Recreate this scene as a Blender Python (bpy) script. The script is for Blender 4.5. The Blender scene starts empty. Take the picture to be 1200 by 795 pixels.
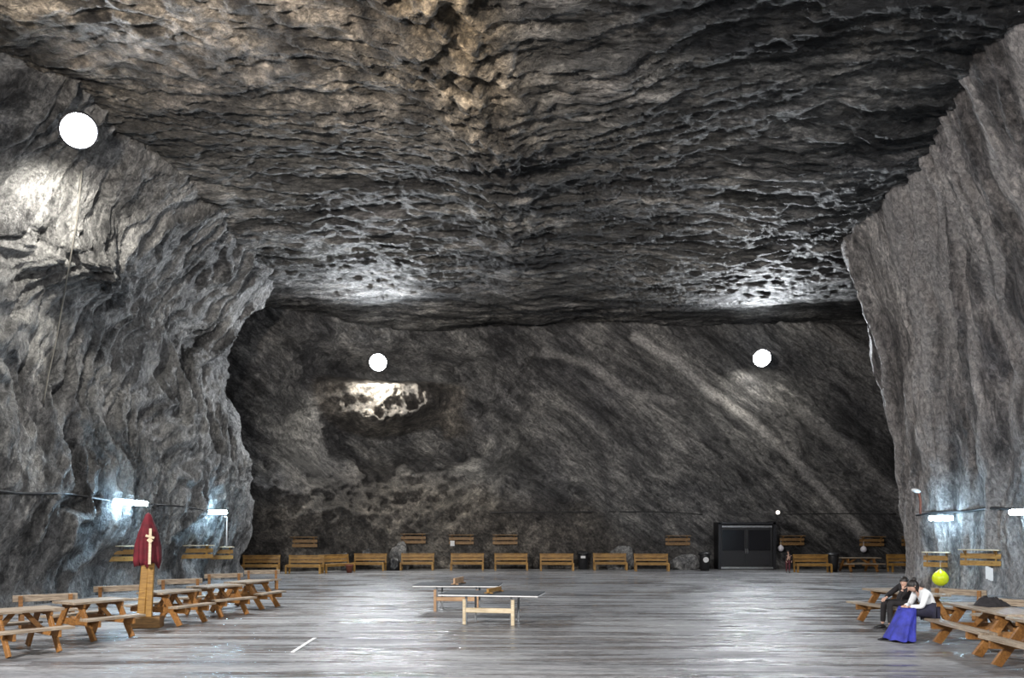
import bpy, bmesh, math, random
import numpy as np
from mathutils import Vector, Matrix, Euler
from mathutils.bvhtree import BVHTree

random.seed(7)
scn = bpy.context.scene
C = scn.collection
PI = math.pi
R = math.radians

# ------------------------------------------------------------------ camera
F, H, Y0 = 900.0, 2.1, 624.0          # focal length in pixels, eye height, horizon row (1200 x 795 frame)
cam = bpy.data.cameras.new('camera')
cam.sensor_width = 36.0
cam.lens = 36.0 * F / 1200.0
cam.shift_y = (Y0 - 397.5) / 1200.0
cam.clip_end = 300
camo = bpy.data.objects.new('camera', cam)
camo.location = (0, 0, H)
camo.rotation_euler = (R(90), 0, 0)
C.objects.link(camo)
scn.camera = camo

def ray(px, py):
    return Vector(((px - 600.0) / F, 1.0, (Y0 - py) / F))

def at(px, py, z=0.0):
    """point of height z that the photograph shows at this pixel"""
    r = ray(px, py)
    d = (z - H) / r.z
    return Vector((r.x * d, d, z))

def at_d(px, py, d):
    r = ray(px, py)
    return Vector((r.x * d, d, H + r.z * d))

# ------------------------------------------------------------------ noise
def _hash(ix, iy, iz, seed):
    h = (ix.astype(np.int64) * 374761393 + iy.astype(np.int64) * 668265263 + iz.astype(np.int64) * 2147483647 + seed * 974634777) & 0xFFFFFFFF
    h = ((h ^ (h >> 13)) * 1274126177) & 0xFFFFFFFF
    h = ((h ^ (h >> 16)) * 2246822519) & 0xFFFFFFFF
    return h ^ (h >> 15)

_G = np.array([[1,1,0],[-1,1,0],[1,-1,0],[-1,-1,0],[1,0,1],[-1,0,1],[1,0,-1],[-1,0,-1],[0,1,1],[0,-1,1],[0,1,-1],[0,-1,-1],[1,1,0],[0,-1,1],[-1,1,0],[0,-1,-1]], dtype=np.float32)

def perlin(x, y, z, seed=0):
    x, y, z = np.broadcast_arrays(np.asarray(x, np.float32), np.asarray(y, np.float32), np.asarray(z, np.float32))
    xi, yi, zi = np.floor(x), np.floor(y), np.floor(z)
    fx, fy, fz = x - xi, y - yi, z - zi
    u, v, w = [t * t * t * (t * (t * 6 - 15) + 10) for t in (fx, fy, fz)]
    out = 0
    for dx in (0, 1):
        for dy in (0, 1):
            for dz in (0, 1):
                g = _G[_hash(xi + dx, yi + dy, zi + dz, seed) & 15]
                dot = g[..., 0] * (fx - dx) + g[..., 1] * (fy - dy) + g[..., 2] * (fz - dz)
                out = out + dot * (u if dx else 1 - u) * (v if dy else 1 - v) * (w if dz else 1 - w)
    return out

def fbm(x, y, z, oct=4, seed=0, gain=0.5, ridged=False):
    a, f, s, n = 1.0, 1.0, 0.0, 0.0
    for o in range(oct):
        p = perlin(x * f, y * f, z * f, seed + o * 17)
        if ridged:
            p = 1.0 - 2.0 * np.abs(p) * 1.4
        s = s + a * p
        n += a
        a *= gain
        f *= 2.03
    return s / n

def sstep(a, b, x):
    t = np.clip((x - a) / (b - a), 0, 1)
    return t * t * (3 - 2 * t)

# ------------------------------------------------------------------ materials
def new_mat(name):
    m = bpy.data.materials.new(name)
    m.use_nodes = True
    nt = m.node_tree
    return m, nt, nt.nodes['Principled BSDF']

def N(nt, typ, **kw):
    n = nt.nodes.new(typ)
    for k, v in kw.items():
        if k in n.inputs:
            n.inputs[k].default_value = v
        else:
            setattr(n, k, v)
    return n

def ramp(nt, fac, stops):
    r = nt.nodes.new('ShaderNodeValToRGB')
    els = r.color_ramp.elements
    while len(els) < len(stops):
        els.new(0.5)
    for e, (p, c) in zip(els, stops):
        e.position = p
        e.color = (c[0], c[1], c[2], 1)
    nt.links.new(fac, r.inputs[0])
    return r.outputs[0]

def mixc(nt, fac, a, b, mode='MIX'):
    m = nt.nodes.new('ShaderNodeMix')
    m.data_type = 'RGBA'
    m.blend_type = mode
    for s, v in ((m.inputs[0], fac), (m.inputs[6], a), (m.inputs[7], b)):
        if hasattr(v, 'links'):
            nt.links.new(v, s)
        elif isinstance(v, (int, float)):
            s.default_value = v
        else:
            s.default_value = (v[0], v[1], v[2], 1)
    return m.outputs[2]

def noise_tex(nt, scale_xyz, rot=(0, 0, 0), scale=1.0, detail=8, rough=0.6, distortion=0.0, ntype='FBM'):
    tc = nt.nodes.new('ShaderNodeTexCoord')
    m1 = nt.nodes.new('ShaderNodeMapping')
    m1.inputs['Rotation'].default_value = rot
    m2 = nt.nodes.new('ShaderNodeMapping')
    m2.inputs['Scale'].default_value = scale_xyz
    nt.links.new(tc.outputs['Object'], m1.inputs[0])
    nt.links.new(m1.outputs[0], m2.inputs[0])
    n = nt.nodes.new('ShaderNodeTexNoise')
    n.noise_type = ntype
    n.inputs['Scale'].default_value = scale
    n.inputs['Detail'].default_value = detail
    n.inputs['Roughness'].default_value = rough
    n.inputs['Distortion'].default_value = distortion
    nt.links.new(m2.outputs[0], n.inputs['Vector'])
    return n.outputs[0]

def rock_mat(name, stretch, rot, dark, mid, light, vein=(0.5, 0.48, 0.46), warm=(0.29, 0.235, 0.165), bump=0.8, rough=0.62, contrast=1.0):
    m, nt, b = new_mat(name)
    aw = N(nt, 'ShaderNodeAttribute', attribute_name='warm')
    def blend(x, y):                                        # broken ground has no grain direction
        k = nt.nodes.new('ShaderNodeMath'); k.operation = 'MULTIPLY'; k.use_clamp = True
        nt.links.new(aw.outputs['Fac'], k.inputs[0]); k.inputs[1].default_value = 2.5
        mx = nt.nodes.new('ShaderNodeMix')
        nt.links.new(k.outputs[0], mx.inputs[0]); nt.links.new(x, mx.inputs[2]); nt.links.new(y, mx.inputs[3])
        return mx.outputs[0]
    n1 = blend(noise_tex(nt, stretch, rot, 0.55, 10, 0.68, 0.7), noise_tex(nt, (1, 1, 1), (0, 0, 0), 0.7, 10, 0.7, 0.4))
    n2 = blend(noise_tex(nt, stretch, rot, 3.2, 8, 0.72, 1.0), noise_tex(nt, (1, 1, 1), (0, 0, 0), 2.4, 8, 0.72, 0.4))
    n3 = noise_tex(nt, (1, 1, 1), (0, 0, 0), 0.22, 5, 0.6, 0.5)
    n4 = noise_tex(nt, [0.5 + 0.5 * q for q in stretch], rot, 9.0, 5, 0.7, 0.6)
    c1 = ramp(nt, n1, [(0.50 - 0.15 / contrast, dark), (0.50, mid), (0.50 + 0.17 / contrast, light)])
    c2 = ramp(nt, n2, [(0.36, (0.25, 0.25, 0.26)), (0.5, (0.85, 0.85, 0.85)), (0.66, (1.7, 1.68, 1.65))])
    c = mixc(nt, 0.9, c1, c2, 'MULTIPLY')
    c3 = ramp(nt, n3, [(0.38, (0.62, 0.62, 0.65)), (0.6, (1.25, 1.24, 1.21))])
    c = mixc(nt, 0.9, c, c3, 'MULTIPLY')
    c4 = ramp(nt, n4, [(0.36, (0.35, 0.35, 0.36)), (0.5, (0.95, 0.95, 0.95)), (0.66, (1.7, 1.69, 1.66))])
    c = mixc(nt, 0.8, c, c4, 'MULTIPLY')
    av = N(nt, 'ShaderNodeAttribute', attribute_name='vein')
    c = mixc(nt, av.outputs['Fac'], c, mixc(nt, 0.75, vein, c4, 'MULTIPLY'))
    warmc = mixc(nt, 1.0, c, [w * 4.2 for w in warm], 'MULTIPLY')
    c = mixc(nt, aw.outputs['Fac'], c, warmc)
    nt.links.new(c, b.inputs['Base Color'])
    b.inputs['Roughness'].default_value = rough
    b.inputs['Specular IOR Level'].default_value = 0.35
    # relief: fine crystals over stretched ripples
    f1 = blend(noise_tex(nt, stretch, rot, 2.2, 10, 0.72, 0.6), noise_tex(nt, (1, 1, 1), (0, 0, 0), 1.8, 10, 0.72, 0.3))
    f2 = n4
    add = nt.nodes.new('ShaderNodeMath'); add.operation = 'MULTIPLY_ADD'
    nt.links.new(f2, add.inputs[0]); add.inputs[1].default_value = 0.35
    nt.links.new(f1, add.inputs[2])
    bp = nt.nodes.new('ShaderNodeBump')
    bp.inputs['Strength'].default_value = bump
    bp.inputs['Distance'].default_value = 0.45
    nt.links.new(add.outputs[0], bp.inputs['Height'])
    nt.links.new(bp.outputs[0], b.inputs['Normal'])
    return m

def wood_mat(name, dark, light, rough=0.55, scale=9.0):
    m, nt, b = new_mat(name)
    n = noise_tex(nt, (0.7, 6, 6), (0, 0, 0), scale * 0.5, 6, 0.65, 0.8)
    n2 = noise_tex(nt, (1, 1, 1), (0, 0, 0), 1.3, 4, 0.6)
    c = ramp(nt, n, [(0.32, dark), (0.66, light)])
    c = mixc(nt, 0.7, c, ramp(nt, n2, [(0.35, (0.62, 0.6, 0.58)), (0.62, (1.1, 1.1, 1.1))]), 'MULTIPLY')
    nt.links.new(c, b.inputs['Base Color'])
    b.inputs['Roughness'].default_value = rough
    bp = nt.nodes.new('ShaderNodeBump'); bp.inputs['Strength'].default_value = 0.25; bp.inputs['Distance'].default_value = 0.01
    nt.links.new(n, bp.inputs['Height']); nt.links.new(bp.outputs[0], b.inputs['Normal'])
    return m

def plain_mat(name, col, rough=0.6, metal=0.0, var=0.25, scale=8.0, bump=0.0):
    m, nt, b = new_mat(name)
    n = noise_tex(nt, (1, 1, 1), (0, 0, 0), scale, 5, 0.6)
    lo = [c * (1 - var) for c in col]; hi = [min(1, c * (1 + var)) for c in col]
    nt.links.new(ramp(nt, n, [(0.3, lo), (0.7, hi)]), b.inputs['Base Color'])
    b.inputs['Roughness'].default_value = rough
    b.inputs['Metallic'].default_value = metal
    if bump:
        bp = nt.nodes.new('ShaderNodeBump'); bp.inputs['Strength'].default_value = bump; bp.inputs['Distance'].default_value = 0.02
        nt.links.new(n, bp.inputs['Height']); nt.links.new(bp.outputs[0], b.inputs['Normal'])
    return m

def emit_mat(name, col, strength):
    m, nt, b = new_mat(name)
    b.inputs['Base Color'].default_value = (0.8, 0.8, 0.8, 1)
    b.inputs['Emission Color'].default_value = (*col, 1)
    b.inputs['Emission Strength'].default_value = strength
    return m

M = {}
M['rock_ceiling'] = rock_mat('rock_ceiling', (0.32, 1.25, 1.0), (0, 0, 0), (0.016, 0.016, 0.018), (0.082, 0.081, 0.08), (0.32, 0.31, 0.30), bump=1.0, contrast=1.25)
M['rock_left'] = rock_mat('rock_left', (1.1, 1.1, 0.28), (R(24), 0, 0), (0.035, 0.035, 0.037), (0.15, 0.149, 0.15), (0.42, 0.415, 0.41), vein=(0.40, 0.395, 0.39), bump=1.0)
M['rock_right'] = rock_mat('rock_right', (0.9, 1.1, 0.17), (R(9), 0, 0), (0.075, 0.068, 0.066), (0.215, 0.198, 0.193), (0.44, 0.41, 0.40), vein=(0.50, 0.465, 0.45), bump=0.9)
M['rock_back'] = rock_mat('rock_back', (0.25, 0.8, 1.0), (0, R(-38), 0), (0.03, 0.03, 0.032), (0.11, 0.109, 0.111), (0.27, 0.265, 0.26), vein=(0.46, 0.445, 0.435), bump=0.9)
M['rock_near'] = rock_mat('rock_near', (0.8, 0.8, 0.3), (0, 0, 0), (0.04, 0.04, 0.04), (0.13, 0.13, 0.13), (0.3, 0.3, 0.29))
M['boulder'] = rock_mat('boulder_rock', (1, 1, 1), (0, 0, 0), (0.10, 0.10, 0.10), (0.27, 0.27, 0.27), (0.52, 0.51, 0.5))
M['oak'] = wood_mat('yellow_wood', (0.20, 0.095, 0.018), (0.44, 0.25, 0.058))
M['orange'] = wood_mat('orange_wood', (0.15, 0.062, 0.016), (0.38, 0.18, 0.048))
M['grey_wood'] = wood_mat('weathered_wood', (0.16, 0.115, 0.075), (0.43, 0.355, 0.27), 0.5)
M['brown_wood'] = wood_mat('brown_wood', (0.12, 0.06, 0.02), (0.30, 0.17, 0.06))
M['pale_wood'] = wood_mat('pale_wood', (0.45, 0.36, 0.22), (0.68, 0.58, 0.42))
M['plank_wood'] = wood_mat('plank_wood', (0.30, 0.17, 0.09), (0.5, 0.32, 0.18))
M['black'] = plain_mat('black_plastic', (0.012, 0.012, 0.014), 0.45)
M['dark_metal'] = plain_mat('dark_metal', (0.03, 0.03, 0.034), 0.4, 0.6)
M['steel'] = plain_mat('grey_steel', (0.30, 0.31, 0.32), 0.38, 0.6)
M['white'] = plain_mat('white_paint', (0.72, 0.72, 0.72), 0.45, var=0.06)
M['cable'] = plain_mat('cable_rubber', (0.02, 0.02, 0.022), 0.6)
M['rope'] = plain_mat('rope_fibre', (0.10, 0.095, 0.085), 0.8)
M['table_top'] = plain_mat('dark_table_top', (0.03, 0.034, 0.04), 0.75)
M['red_cloth'] = plain_mat('red_cloth', (0.11, 0.004, 0.012), 0.8, var=0.5, scale=5, bump=0.4)
M['yellow_rubber'] = plain_mat('yellow_rubber', (0.74, 0.78, 0.02), 0.25, var=0.05)
M['white_rubber'] = plain_mat('white_rubber', (0.72, 0.70, 0.76), 0.3, var=0.05)
M['skin'] = plain_mat('skin', (0.52, 0.32, 0.24), 0.5, var=0.08)
M['hair'] = plain_mat('dark_hair', (0.012, 0.009, 0.008), 0.5, var=0.5, scale=40)
M['shirt'] = plain_mat('white_shirt', (0.74, 0.76, 0.78), 0.8, var=0.06, bump=0.3)
M['blue_cloth'] = plain_mat('blue_cloth', (0.028, 0.035, 0.30), 0.75, var=0.45, scale=7, bump=0.3)
M['navy_cloth'] = plain_mat('navy_cloth', (0.012, 0.012, 0.03), 0.8, var=0.5)
M['black_cloth'] = plain_mat('black_cloth', (0.014, 0.012, 0.014), 0.85, var=0.5)
M['maroon_cloth'] = plain_mat('maroon_cloth', (0.10, 0.022, 0.03), 0.8)
M['glass_dark'] = plain_mat('dark_door_glass', (0.005, 0.005, 0.008), 0.2, var=0.3, scale=2)
M['door_panel'] = plain_mat('dark_door_panel', (0.012, 0.012, 0.015), 0.5)
M['lens'] = emit_mat('lamp_lens', (0.93, 0.97, 1.0), 60.0)
M['tube'] = emit_mat('tube_light', (0.50, 0.78, 1.0), 130.0)
M['small_lamp'] = emit_mat('small_lamp', (1.0, 0.95, 0.85), 1.2)
M['terracotta'] = plain_mat('terracotta', (0.16, 0.05, 0.03), 0.8)

def floor_mat():
    m, nt, b = new_mat('polished_salt_floor')
    s1 = noise_tex(nt, (0.10, 1.6, 1), (0, 0, R(2)), 1.0, 9, 0.62, 0.4)
    s2 = noise_tex(nt, (0.35, 3.2, 1), (0, 0, R(-3)), 1.2, 8, 0.68, 0.6)
    s3 = noise_tex(nt, (1, 1, 1), (0, 0, 0), 0.16, 4, 0.55, 0.4)
    s4 = noise_tex(nt, (0.8, 1.6, 1), (0, 0, R(10)), 6.0, 6, 0.7)
    c = ramp(nt, s1, [(0.30, (0.165, 0.166, 0.176)), (0.5, (0.225, 0.226, 0.234)), (0.70, (0.32, 0.32, 0.325))])
    c = mixc(nt, 0.8, c, ramp(nt, s2, [(0.34, (0.62, 0.62, 0.62)), (0.6, (1.15, 1.15, 1.15))]), 'MULTIPLY')
    c = mixc(nt, 0.6, c, ramp(nt, s4, [(0.36, (0.45, 0.45, 0.45)), (0.62, (1.4, 1.4, 1.4))]), 'MULTIPLY')
    c = mixc(nt, 0.9, c, ramp(nt, s3, [(0.35, (0.72, 0.72, 0.74)), (0.62, (1.15, 1.14, 1.12))]), 'MULTIPLY')
    nt.links.new(c, b.inputs['Base Color'])
    s5 = noise_tex(nt, (0.22, 3.4, 1), (0, 0, R(1)), 0.9, 5, 0.6, 0.25)
    s7 = noise_tex(nt, (0.35, 2.0, 1), (0, 0, R(-1)), 1.0, 4.5, 0.55, 0.3)
    s6 = noise_tex(nt, (1, 1, 1), (0, 0, 0), 0.45, 4, 0.6, 0.3)
    wet = nt.nodes.new('ShaderNodeMath'); wet.operation = 'MULTIPLY_ADD'
    nt.links.new(s6, wet.inputs[0]); wet.inputs[1].default_value = 0.5; nt.links.new(s5, wet.inputs[2])
    rr = ramp(nt, wet.outputs[0], [(0.69, (0.62, 0.62, 0.62)), (0.76, (0.28, 0.28, 0.28)), (0.83, (0.10, 0.10, 0.10))])
    nt.links.new(rr, b.inputs['Roughness'])
    b.inputs['Specular IOR Level'].default_value = 0.5
    add = nt.nodes.new('ShaderNodeMath'); add.operation = 'MULTIPLY_ADD'
    nt.links.new(s4, add.inputs[0]); add.inputs[1].default_value = 0.10; nt.links.new(s7, add.inputs[2])
    bp = nt.nodes.new('ShaderNodeBump'); bp.inputs['Strength'].default_value = 0.8; bp.inputs['Distance'].default_value = 0.22
    nt.links.new(add.outputs[0], bp.inputs['Height']); nt.links.new(bp.outputs[0], b.inputs['Normal'])
    return m
M['floor'] = floor_mat()

# ------------------------------------------------------------------ mesh helpers
class MB:
    def __init__(s):
        s.v, s.f = [], []
    def add(s, vs, fs):
        o = len(s.v)
        s.v += [tuple(v) for v in vs]
        s.f += [tuple(i + o for i in f) for f in fs]
    def box(s, c, size, rot=None, ch=0.0):
        """a board with chamfered long edges"""
        hx, hy, hz = size[0] / 2, size[1] / 2, size[2] / 2
        m = rot if isinstance(rot, Matrix) else (Euler(rot).to_matrix() if rot else Matrix.Identity(3))
        b = ch or min(size) * 0.12
        vs = []
        for sx in (-1, 1):
            for (y, z) in ((-hy + b, -hz), (hy - b, -hz), (hy, -hz + b), (hy, hz - b), (hy - b, hz), (-hy + b, hz), (-hy, hz - b), (-hy, -hz + b)):
                vs.append(Vector(c) + m @ Vector((sx * hx, y, z)))
        fs = [tuple(range(7, -1, -1)), tuple(range(8, 16))]
        for i in range(8):
            j = (i + 1) % 8
            fs.append((i, j, 8 + j, 8 + i))
        s.add(vs, fs)
    def beam(s, a, b, w, t, up=(0, 0, 1)):
        """board from a to b; w across (in the plane square to up), t along up"""
        a, b = Vector(a), Vector(b)
        x = (b - a).normalized()
        y = Vector(up).cross(x)
        if y.length < 1e-4:
            y = Vector((0, 1, 0))
        y.normalize()
        z = x.cross(y)
        m = Matrix((x, y, z)).transposed()
        s.box((a + b) / 2, ((b - a).length, w, t), m)
    def tube(s, pts, r, n=8, cap=True):
        pts = [Vector(p) for p in pts]
        rs = r if isinstance(r, (list, tuple)) else [r] * len(pts)
        o = len(s.v)
        prev = None
        for i, p in enumerate(pts):
            t = (pts[min(i + 1, len(pts) - 1)] - pts[max(i - 1, 0)]).normalized()
            if prev is None:
                u = t.cross(Vector((0, 0, 1)))
                if u.length < 1e-3:
                    u = Vector((1, 0, 0))
            else:
                u = prev - t * prev.dot(t)
            u.normalize(); prev = u
            w = t.cross(u)
            for k in range(n):
                a = 2 * PI * k / n
                s.v.append(tuple(p + (u * math.cos(a) + w * math.sin(a)) * rs[i]))
        for i in range(len(pts) - 1):
            for k in range(n):
                k2 = (k + 1) % n
                s.f.append((o + i * n + k, o + i * n + k2, o + (i + 1) * n + k2, o + (i + 1) * n + k))
        if cap:
            s.f.append(tuple(o + k for k in range(n - 1, -1, -1)))
            e = o + (len(pts) - 1) * n
            s.f.append(tuple(e + k for k in range(n)))
    def lathe(s, prof, n=24, mat=None, wob=None):
        """prof: (radius, height) turned about z, then moved by mat"""
        o = len(s.v)
        mat = mat or Matrix.Identity(4)
        for (r, z) in prof:
            for k in range(n):
                a = 2 * PI * k / n
                rr = r * (wob(a, z) if wob else 1)
                s.v.append(tuple(mat @ Vector((rr * math.cos(a), rr * math.sin(a), z))))
        for i in range(len(prof) - 1):
            for k in range(n):
                k2 = (k + 1) % n
                s.f.append((o + i * n + k, o + i * n + k2, o + (i + 1) * n + k2, o + (i + 1) * n + k))
        s.f.append(tuple(o + k for k in range(n - 1, -1, -1)))
        e = o + (len(prof) - 1) * n
        s.f.append(tuple(e + k for k in range(n)))
    def build(s, name, mat, parent=None, smooth=False):
        me = bpy.data.meshes.new(name)
        me.from_pydata(s.v, [], s.f)
        me.materials.append(mat)
        bm = bmesh.new(); bm.from_mesh(me)
        bmesh.ops.recalc_face_normals(bm, faces=bm.faces)
        bm.to_mesh(me); bm.free()
        if smooth:
            me.polygons.foreach_set('use_smooth', [True] * len(me.polygons))
        o = bpy.data.objects.new(name, me)
        C.objects.link(o)
        if parent:
            o.parent = parent
        return o

def tag(o, label=None, cat=None, group=None, kind=None):
    for k, v in (('label', label), ('category', cat), ('group', group), ('kind', kind)):
        if v:
            o[k] = v
    return o

def empty(name, loc=(0, 0, 0), rz=0.0, label=None, cat=None, group=None, kind=None):
    o = bpy.data.objects.new(name, None)
    o.empty_display_size = 0.2
    o.location = loc
    o.rotation_euler = (0, 0, rz)
    C.objects.link(o)
    return tag(o, label, cat, group, kind)

def copy_tree(o, parent=None):
    c = o.copy()
    C.objects.link(c)
    if parent:
        c.parent = parent
    for ch in list(o.children):
        copy_tree(ch, c)
    return c

# ------------------------------------------------------------------ rock sheets
SURF = {}
def sheet(name, P, h, mat, attrs=None, facing=None, kind='structure', disp_dir=None):
    """P: (nu, nv, 3) base surface, pushed out by h along its own normals"""
    du = np.gradient(P, axis=0); dv = np.gradient(P, axis=1)
    n = np.cross(du, dv)
    n /= np.maximum(np.linalg.norm(n, axis=2, keepdims=True), 1e-6)
    if facing is not None:
        c = np.array(facing, float) - P
        flip = np.sign(np.sum(c * n, axis=2).mean())
        n = n * flip
    Q = P + n * h[..., None]
    nu, nv = Q.shape[:2]
    me = bpy.data.meshes.new(name)
    me.vertices.add(nu * nv)
    me.vertices.foreach_set('co', Q.astype(np.float32).ravel())
    i = np.arange((nu - 1))[:, None] * nv + np.arange(nv - 1)[None, :]
    quads = np.stack([i, i + nv, i + nv + 1, i + 1], axis=-1).reshape(-1, 4)
    nf = len(quads)
    me.loops.add(nf * 4)
    me.loops.foreach_set('vertex_index', quads.astype(np.int32).ravel())
    me.polygons.add(nf)
    me.polygons.foreach_set('loop_start', np.arange(0, nf * 4, 4, dtype=np.int32))
    me.polygons.foreach_set('use_smooth', np.ones(nf, dtype=bool))
    me.update(calc_edges=True)
    for an in ('vein', 'warm'):
        a = me.attributes.new(an, 'FLOAT', 'POINT')
        val = (attrs or {}).get(an)
        val = np.zeros(nu * nv, np.float32) if val is None else val.astype(np.float32).ravel()
        a.data.foreach_set('value', val)
    me.materials.append(mat)
    o = bpy.data.objects.new(name, me)
    C.objects.link(o)
    o['kind'] = kind
    SURF[name] = BVHTree.FromPolygons([Vector(v) for v in Q.reshape(-1, 3)], quads.tolist())
    return o

def hit(px, py, surf):
    r = ray(px, py)
    loc, nor, idx, dist = SURF[surf].ray_cast(Vector((0, 0, H)), r.normalized())
    if loc is None:
        raise RuntimeError('no hit %s %s %s' % (px, py, surf))
    if nor.dot(r) > 0:
        nor = -nor
    return loc, nor

def path_points(pts, step_of):
    """smooth plan path resampled; step_of(y) gives the step length"""
    pts = [np.array(p, float) for p in pts]
    P = [2 * pts[0] - pts[1]] + pts + [2 * pts[-1] - pts[-2]]
    fine = []
    for i in range(1, len(P) - 2):
        p0, p1, p2, p3 = P[i - 1:i + 3]
        for t in np.linspace(0, 1, 400, endpoint=False):
            fine.append(0.5 * ((2 * p1) + (-p0 + p2) * t + (2 * p0 - 5 * p1 + 4 * p2 - p3) * t * t + (-p0 + 3 * p1 - 3 * p2 + p3) * t ** 3))
    fine.append(pts[-1])
    fine = np.array(fine)
    seg = np.linalg.norm(np.diff(fine, axis=0), axis=1)
    s = np.concatenate([[0], np.cumsum(seg)])
    out = [0.0]
    while out[-1] < s[-1]:
        y = np.interp(out[-1], s, fine[:, 1])
        out.append(out[-1] + step_of(y))
    out = np.array(out)
    return np.stack([np.interp(out, s, fine[:, k]) for k in range(2)], axis=1), out

CZ = 14.2       # height of the ceiling

# ---- left wall: runs along the hall, then turns the corner into the far gallery
pts, S = path_points([(-16.0, -16), (-15.4, 5), (-14.9, 16), (-14.3, 26), (-13.7, 33), (-13.3, 35.2), (-14.2, 37.2), (-17.5, 38.2), (-24, 39), (-36, 40)],
                     lambda y: 0.5 if y < 12 else (0.085 if y < 38.0 else 0.3))
zz = np.concatenate([np.linspace(-0.5, 15.2, 185)])
SS, ZZ = np.meshgrid(S, zz, indexing='ij')
PX = np.repeat(pts[:, 0][:, None], len(zz), 1); PY = np.repeat(pts[:, 1][:, None], len(zz), 1)
tang = np.gradient(pts, axis=0); tang /= np.linalg.norm(tang, axis=1, keepdims=True)
nrm = np.stack([tang[:, 1], -tang[:, 0]], axis=1)         # towards the hall
lean = 3.0 * sstep(9.0, 15.2, ZZ) ** 1.5 + 0.35 * np.exp(-np.maximum(ZZ, 0) / 0.8) + 0.6 * np.sin(ZZ * 0.35 + 0.6) * sstep(0, 3, ZZ)
PX = PX + nrm[:, 0][:, None] * lean; PY = PY + nrm[:, 1][:, None] * lean
P = np.stack([PX, PY, ZZ], axis=2)
sk = SS + 0.45 * ZZ                                        # folds lean over to the right
wx = fbm(SS * 0.25, ZZ * 0.25, 0.3, 3, 5) * 3.0
h = 1.3 * fbm(SS * 0.14, ZZ * 0.10, 1.0, 3, 11)
h += 0.55 * fbm((SS - 0.5 * ZZ + wx) * 0.42, ZZ * 0.10, 2.0, 4, 21, ridged=True)
h += 0.36 * fbm((SS - 0.40 * ZZ + wx) * 1.2, ZZ * 0.26, 4.0, 5, 31, ridged=True)
h += 0.20 * fbm(SS * 1.5, ZZ * 0.9, 3.0, 4, 41)
h += 0.10 * fbm((SS - 0.40 * ZZ + wx) * 3.4, ZZ * 1.2, 5.0, 3, 51, ridged=True)
h *= 0.55 + 0.45 * sstep(0.0, 3.0, ZZ)
h += 1.3 * np.exp(-((PY - 24.3) / 2.3) ** 2 - ((ZZ - 11.2) / 1.5) ** 2) * (PY < 33) * (0.75 + 0.55 * fbm((SS - 0.3 * ZZ) * 0.9, ZZ * 0.5, 9.0, 5, 71, 0.58, ridged=True))
vein = 0.45 * sstep(0.30, 0.62, fbm((SS - 0.42 * ZZ + wx) * 0.9, ZZ * 0.12, 6.0, 4, 61, ridged=True))
sheet('wall_left', P, h, M['rock_left'], {'vein': vein}, facing=(0, 15, 6))

# ---- right wall: leans over the hall
pts, S = path_points([(18.6, -16), (18.0, 6), (17.6, 16), (17.0, 23), (16.1, 27.6), (15.75, 29.2), (16.6, 31.3), (20, 32.6), (27, 33.4), (36, 34)],
                     lambda y: 0.5 if y < 10 else (0.085 if y < 32.0 else 0.3))
SS, ZZ = np.meshgrid(S, zz, indexing='ij')
tang = np.gradient(pts, axis=0); tang /= np.linalg.norm(tang, axis=1, keepdims=True)
nrm = np.stack([-tang[:, 1], tang[:, 0]], axis=1)
k = (np.interp(pts[:, 1], [-16, 10, 20, 29, 34], [6.5, 6.3, 5.0, 2.3, 2.0]))[:, None]
lean = k * (np.clip(ZZ, 0, 20) / CZ) ** 1.55 + 0.3 * np.exp(-np.maximum(ZZ, 0) / 0.8)
P = np.stack([pts[:, 0][:, None] + nrm[:, 0][:, None] * lean, pts[:, 1][:, None] + nrm[:, 1][:, None] * lean, ZZ], axis=2)
wx = fbm(SS * 0.2, ZZ * 0.15, 7.3, 3, 105) * 2.2
h = 0.9 * fbm(SS * 0.16, ZZ * 0.07, 1.5, 3, 111)
h += 0.55 * fbm((SS + 0.12 * ZZ + wx) * 0.6, ZZ * 0.06, 2.0, 4, 121, ridged=True)
h += 0.17 * fbm((SS + 0.15 * ZZ + wx) * 1.7, ZZ * 0.18, 4.0, 4, 131, ridged=True)
h += 0.13 * fbm(SS * 1.4, ZZ * 0.8, 3.0, 4, 141)
h += 0.05 * fbm(SS * 4.0, ZZ * 1.8, 5.0, 2, 151)
h *= 0.5 + 0.5 * sstep(0.0, 3.0, ZZ)
vein = 0.6 * sstep(0.28, 0.62, fbm((SS + 0.10 * ZZ + wx) * 0.75, ZZ * 0.05, 6.0, 4, 161, ridged=True))
sheet('wall_right', P, h, M['rock_right'], {'vein': vein}, facing=(0, 15, 6))

# ---- back wall with the rubble shelf under the left lamp
xs = np.concatenate([np.arange(-38, -16.5, 0.3), np.arange(-16.5, 21.0, 0.1), np.arange(21.0, 38.3, 0.3)])
zb = np.linspace(-0.5, 15.2, 160)
XX, ZZ = np.meshgrid(xs, zb, indexing='ij')
base = 44.4 - 0.035 * (XX + 2) * (XX < -2) * (-1) * -1
YY = 44.4 + 0 * XX
YY = YY - 3.4 * sstep(-5, -15, XX)                          # the left end comes forward
P = np.stack([XX, YY, ZZ], axis=2)
wx = fbm(XX * 0.12, ZZ * 0.12, 3.3, 3, 205) * 2.5
dg = (XX * 0.62 + ZZ * 0.78 + wx)                           # across the diagonal beds
al = (XX * 0.78 - ZZ * 0.62)
h = 0.9 * fbm(XX * 0.10, ZZ * 0.12, 1.5, 3, 211)
rt = sstep(-2.0, 4.0, XX)
h += rt * (0.35 * fbm(dg * 0.5, al * 0.08, 2.0, 4, 221, ridged=True) + 0.12 * fbm(dg * 1.6, al * 0.25, 2.0, 4, 225, ridged=True))
lf = 1 - rt
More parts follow.
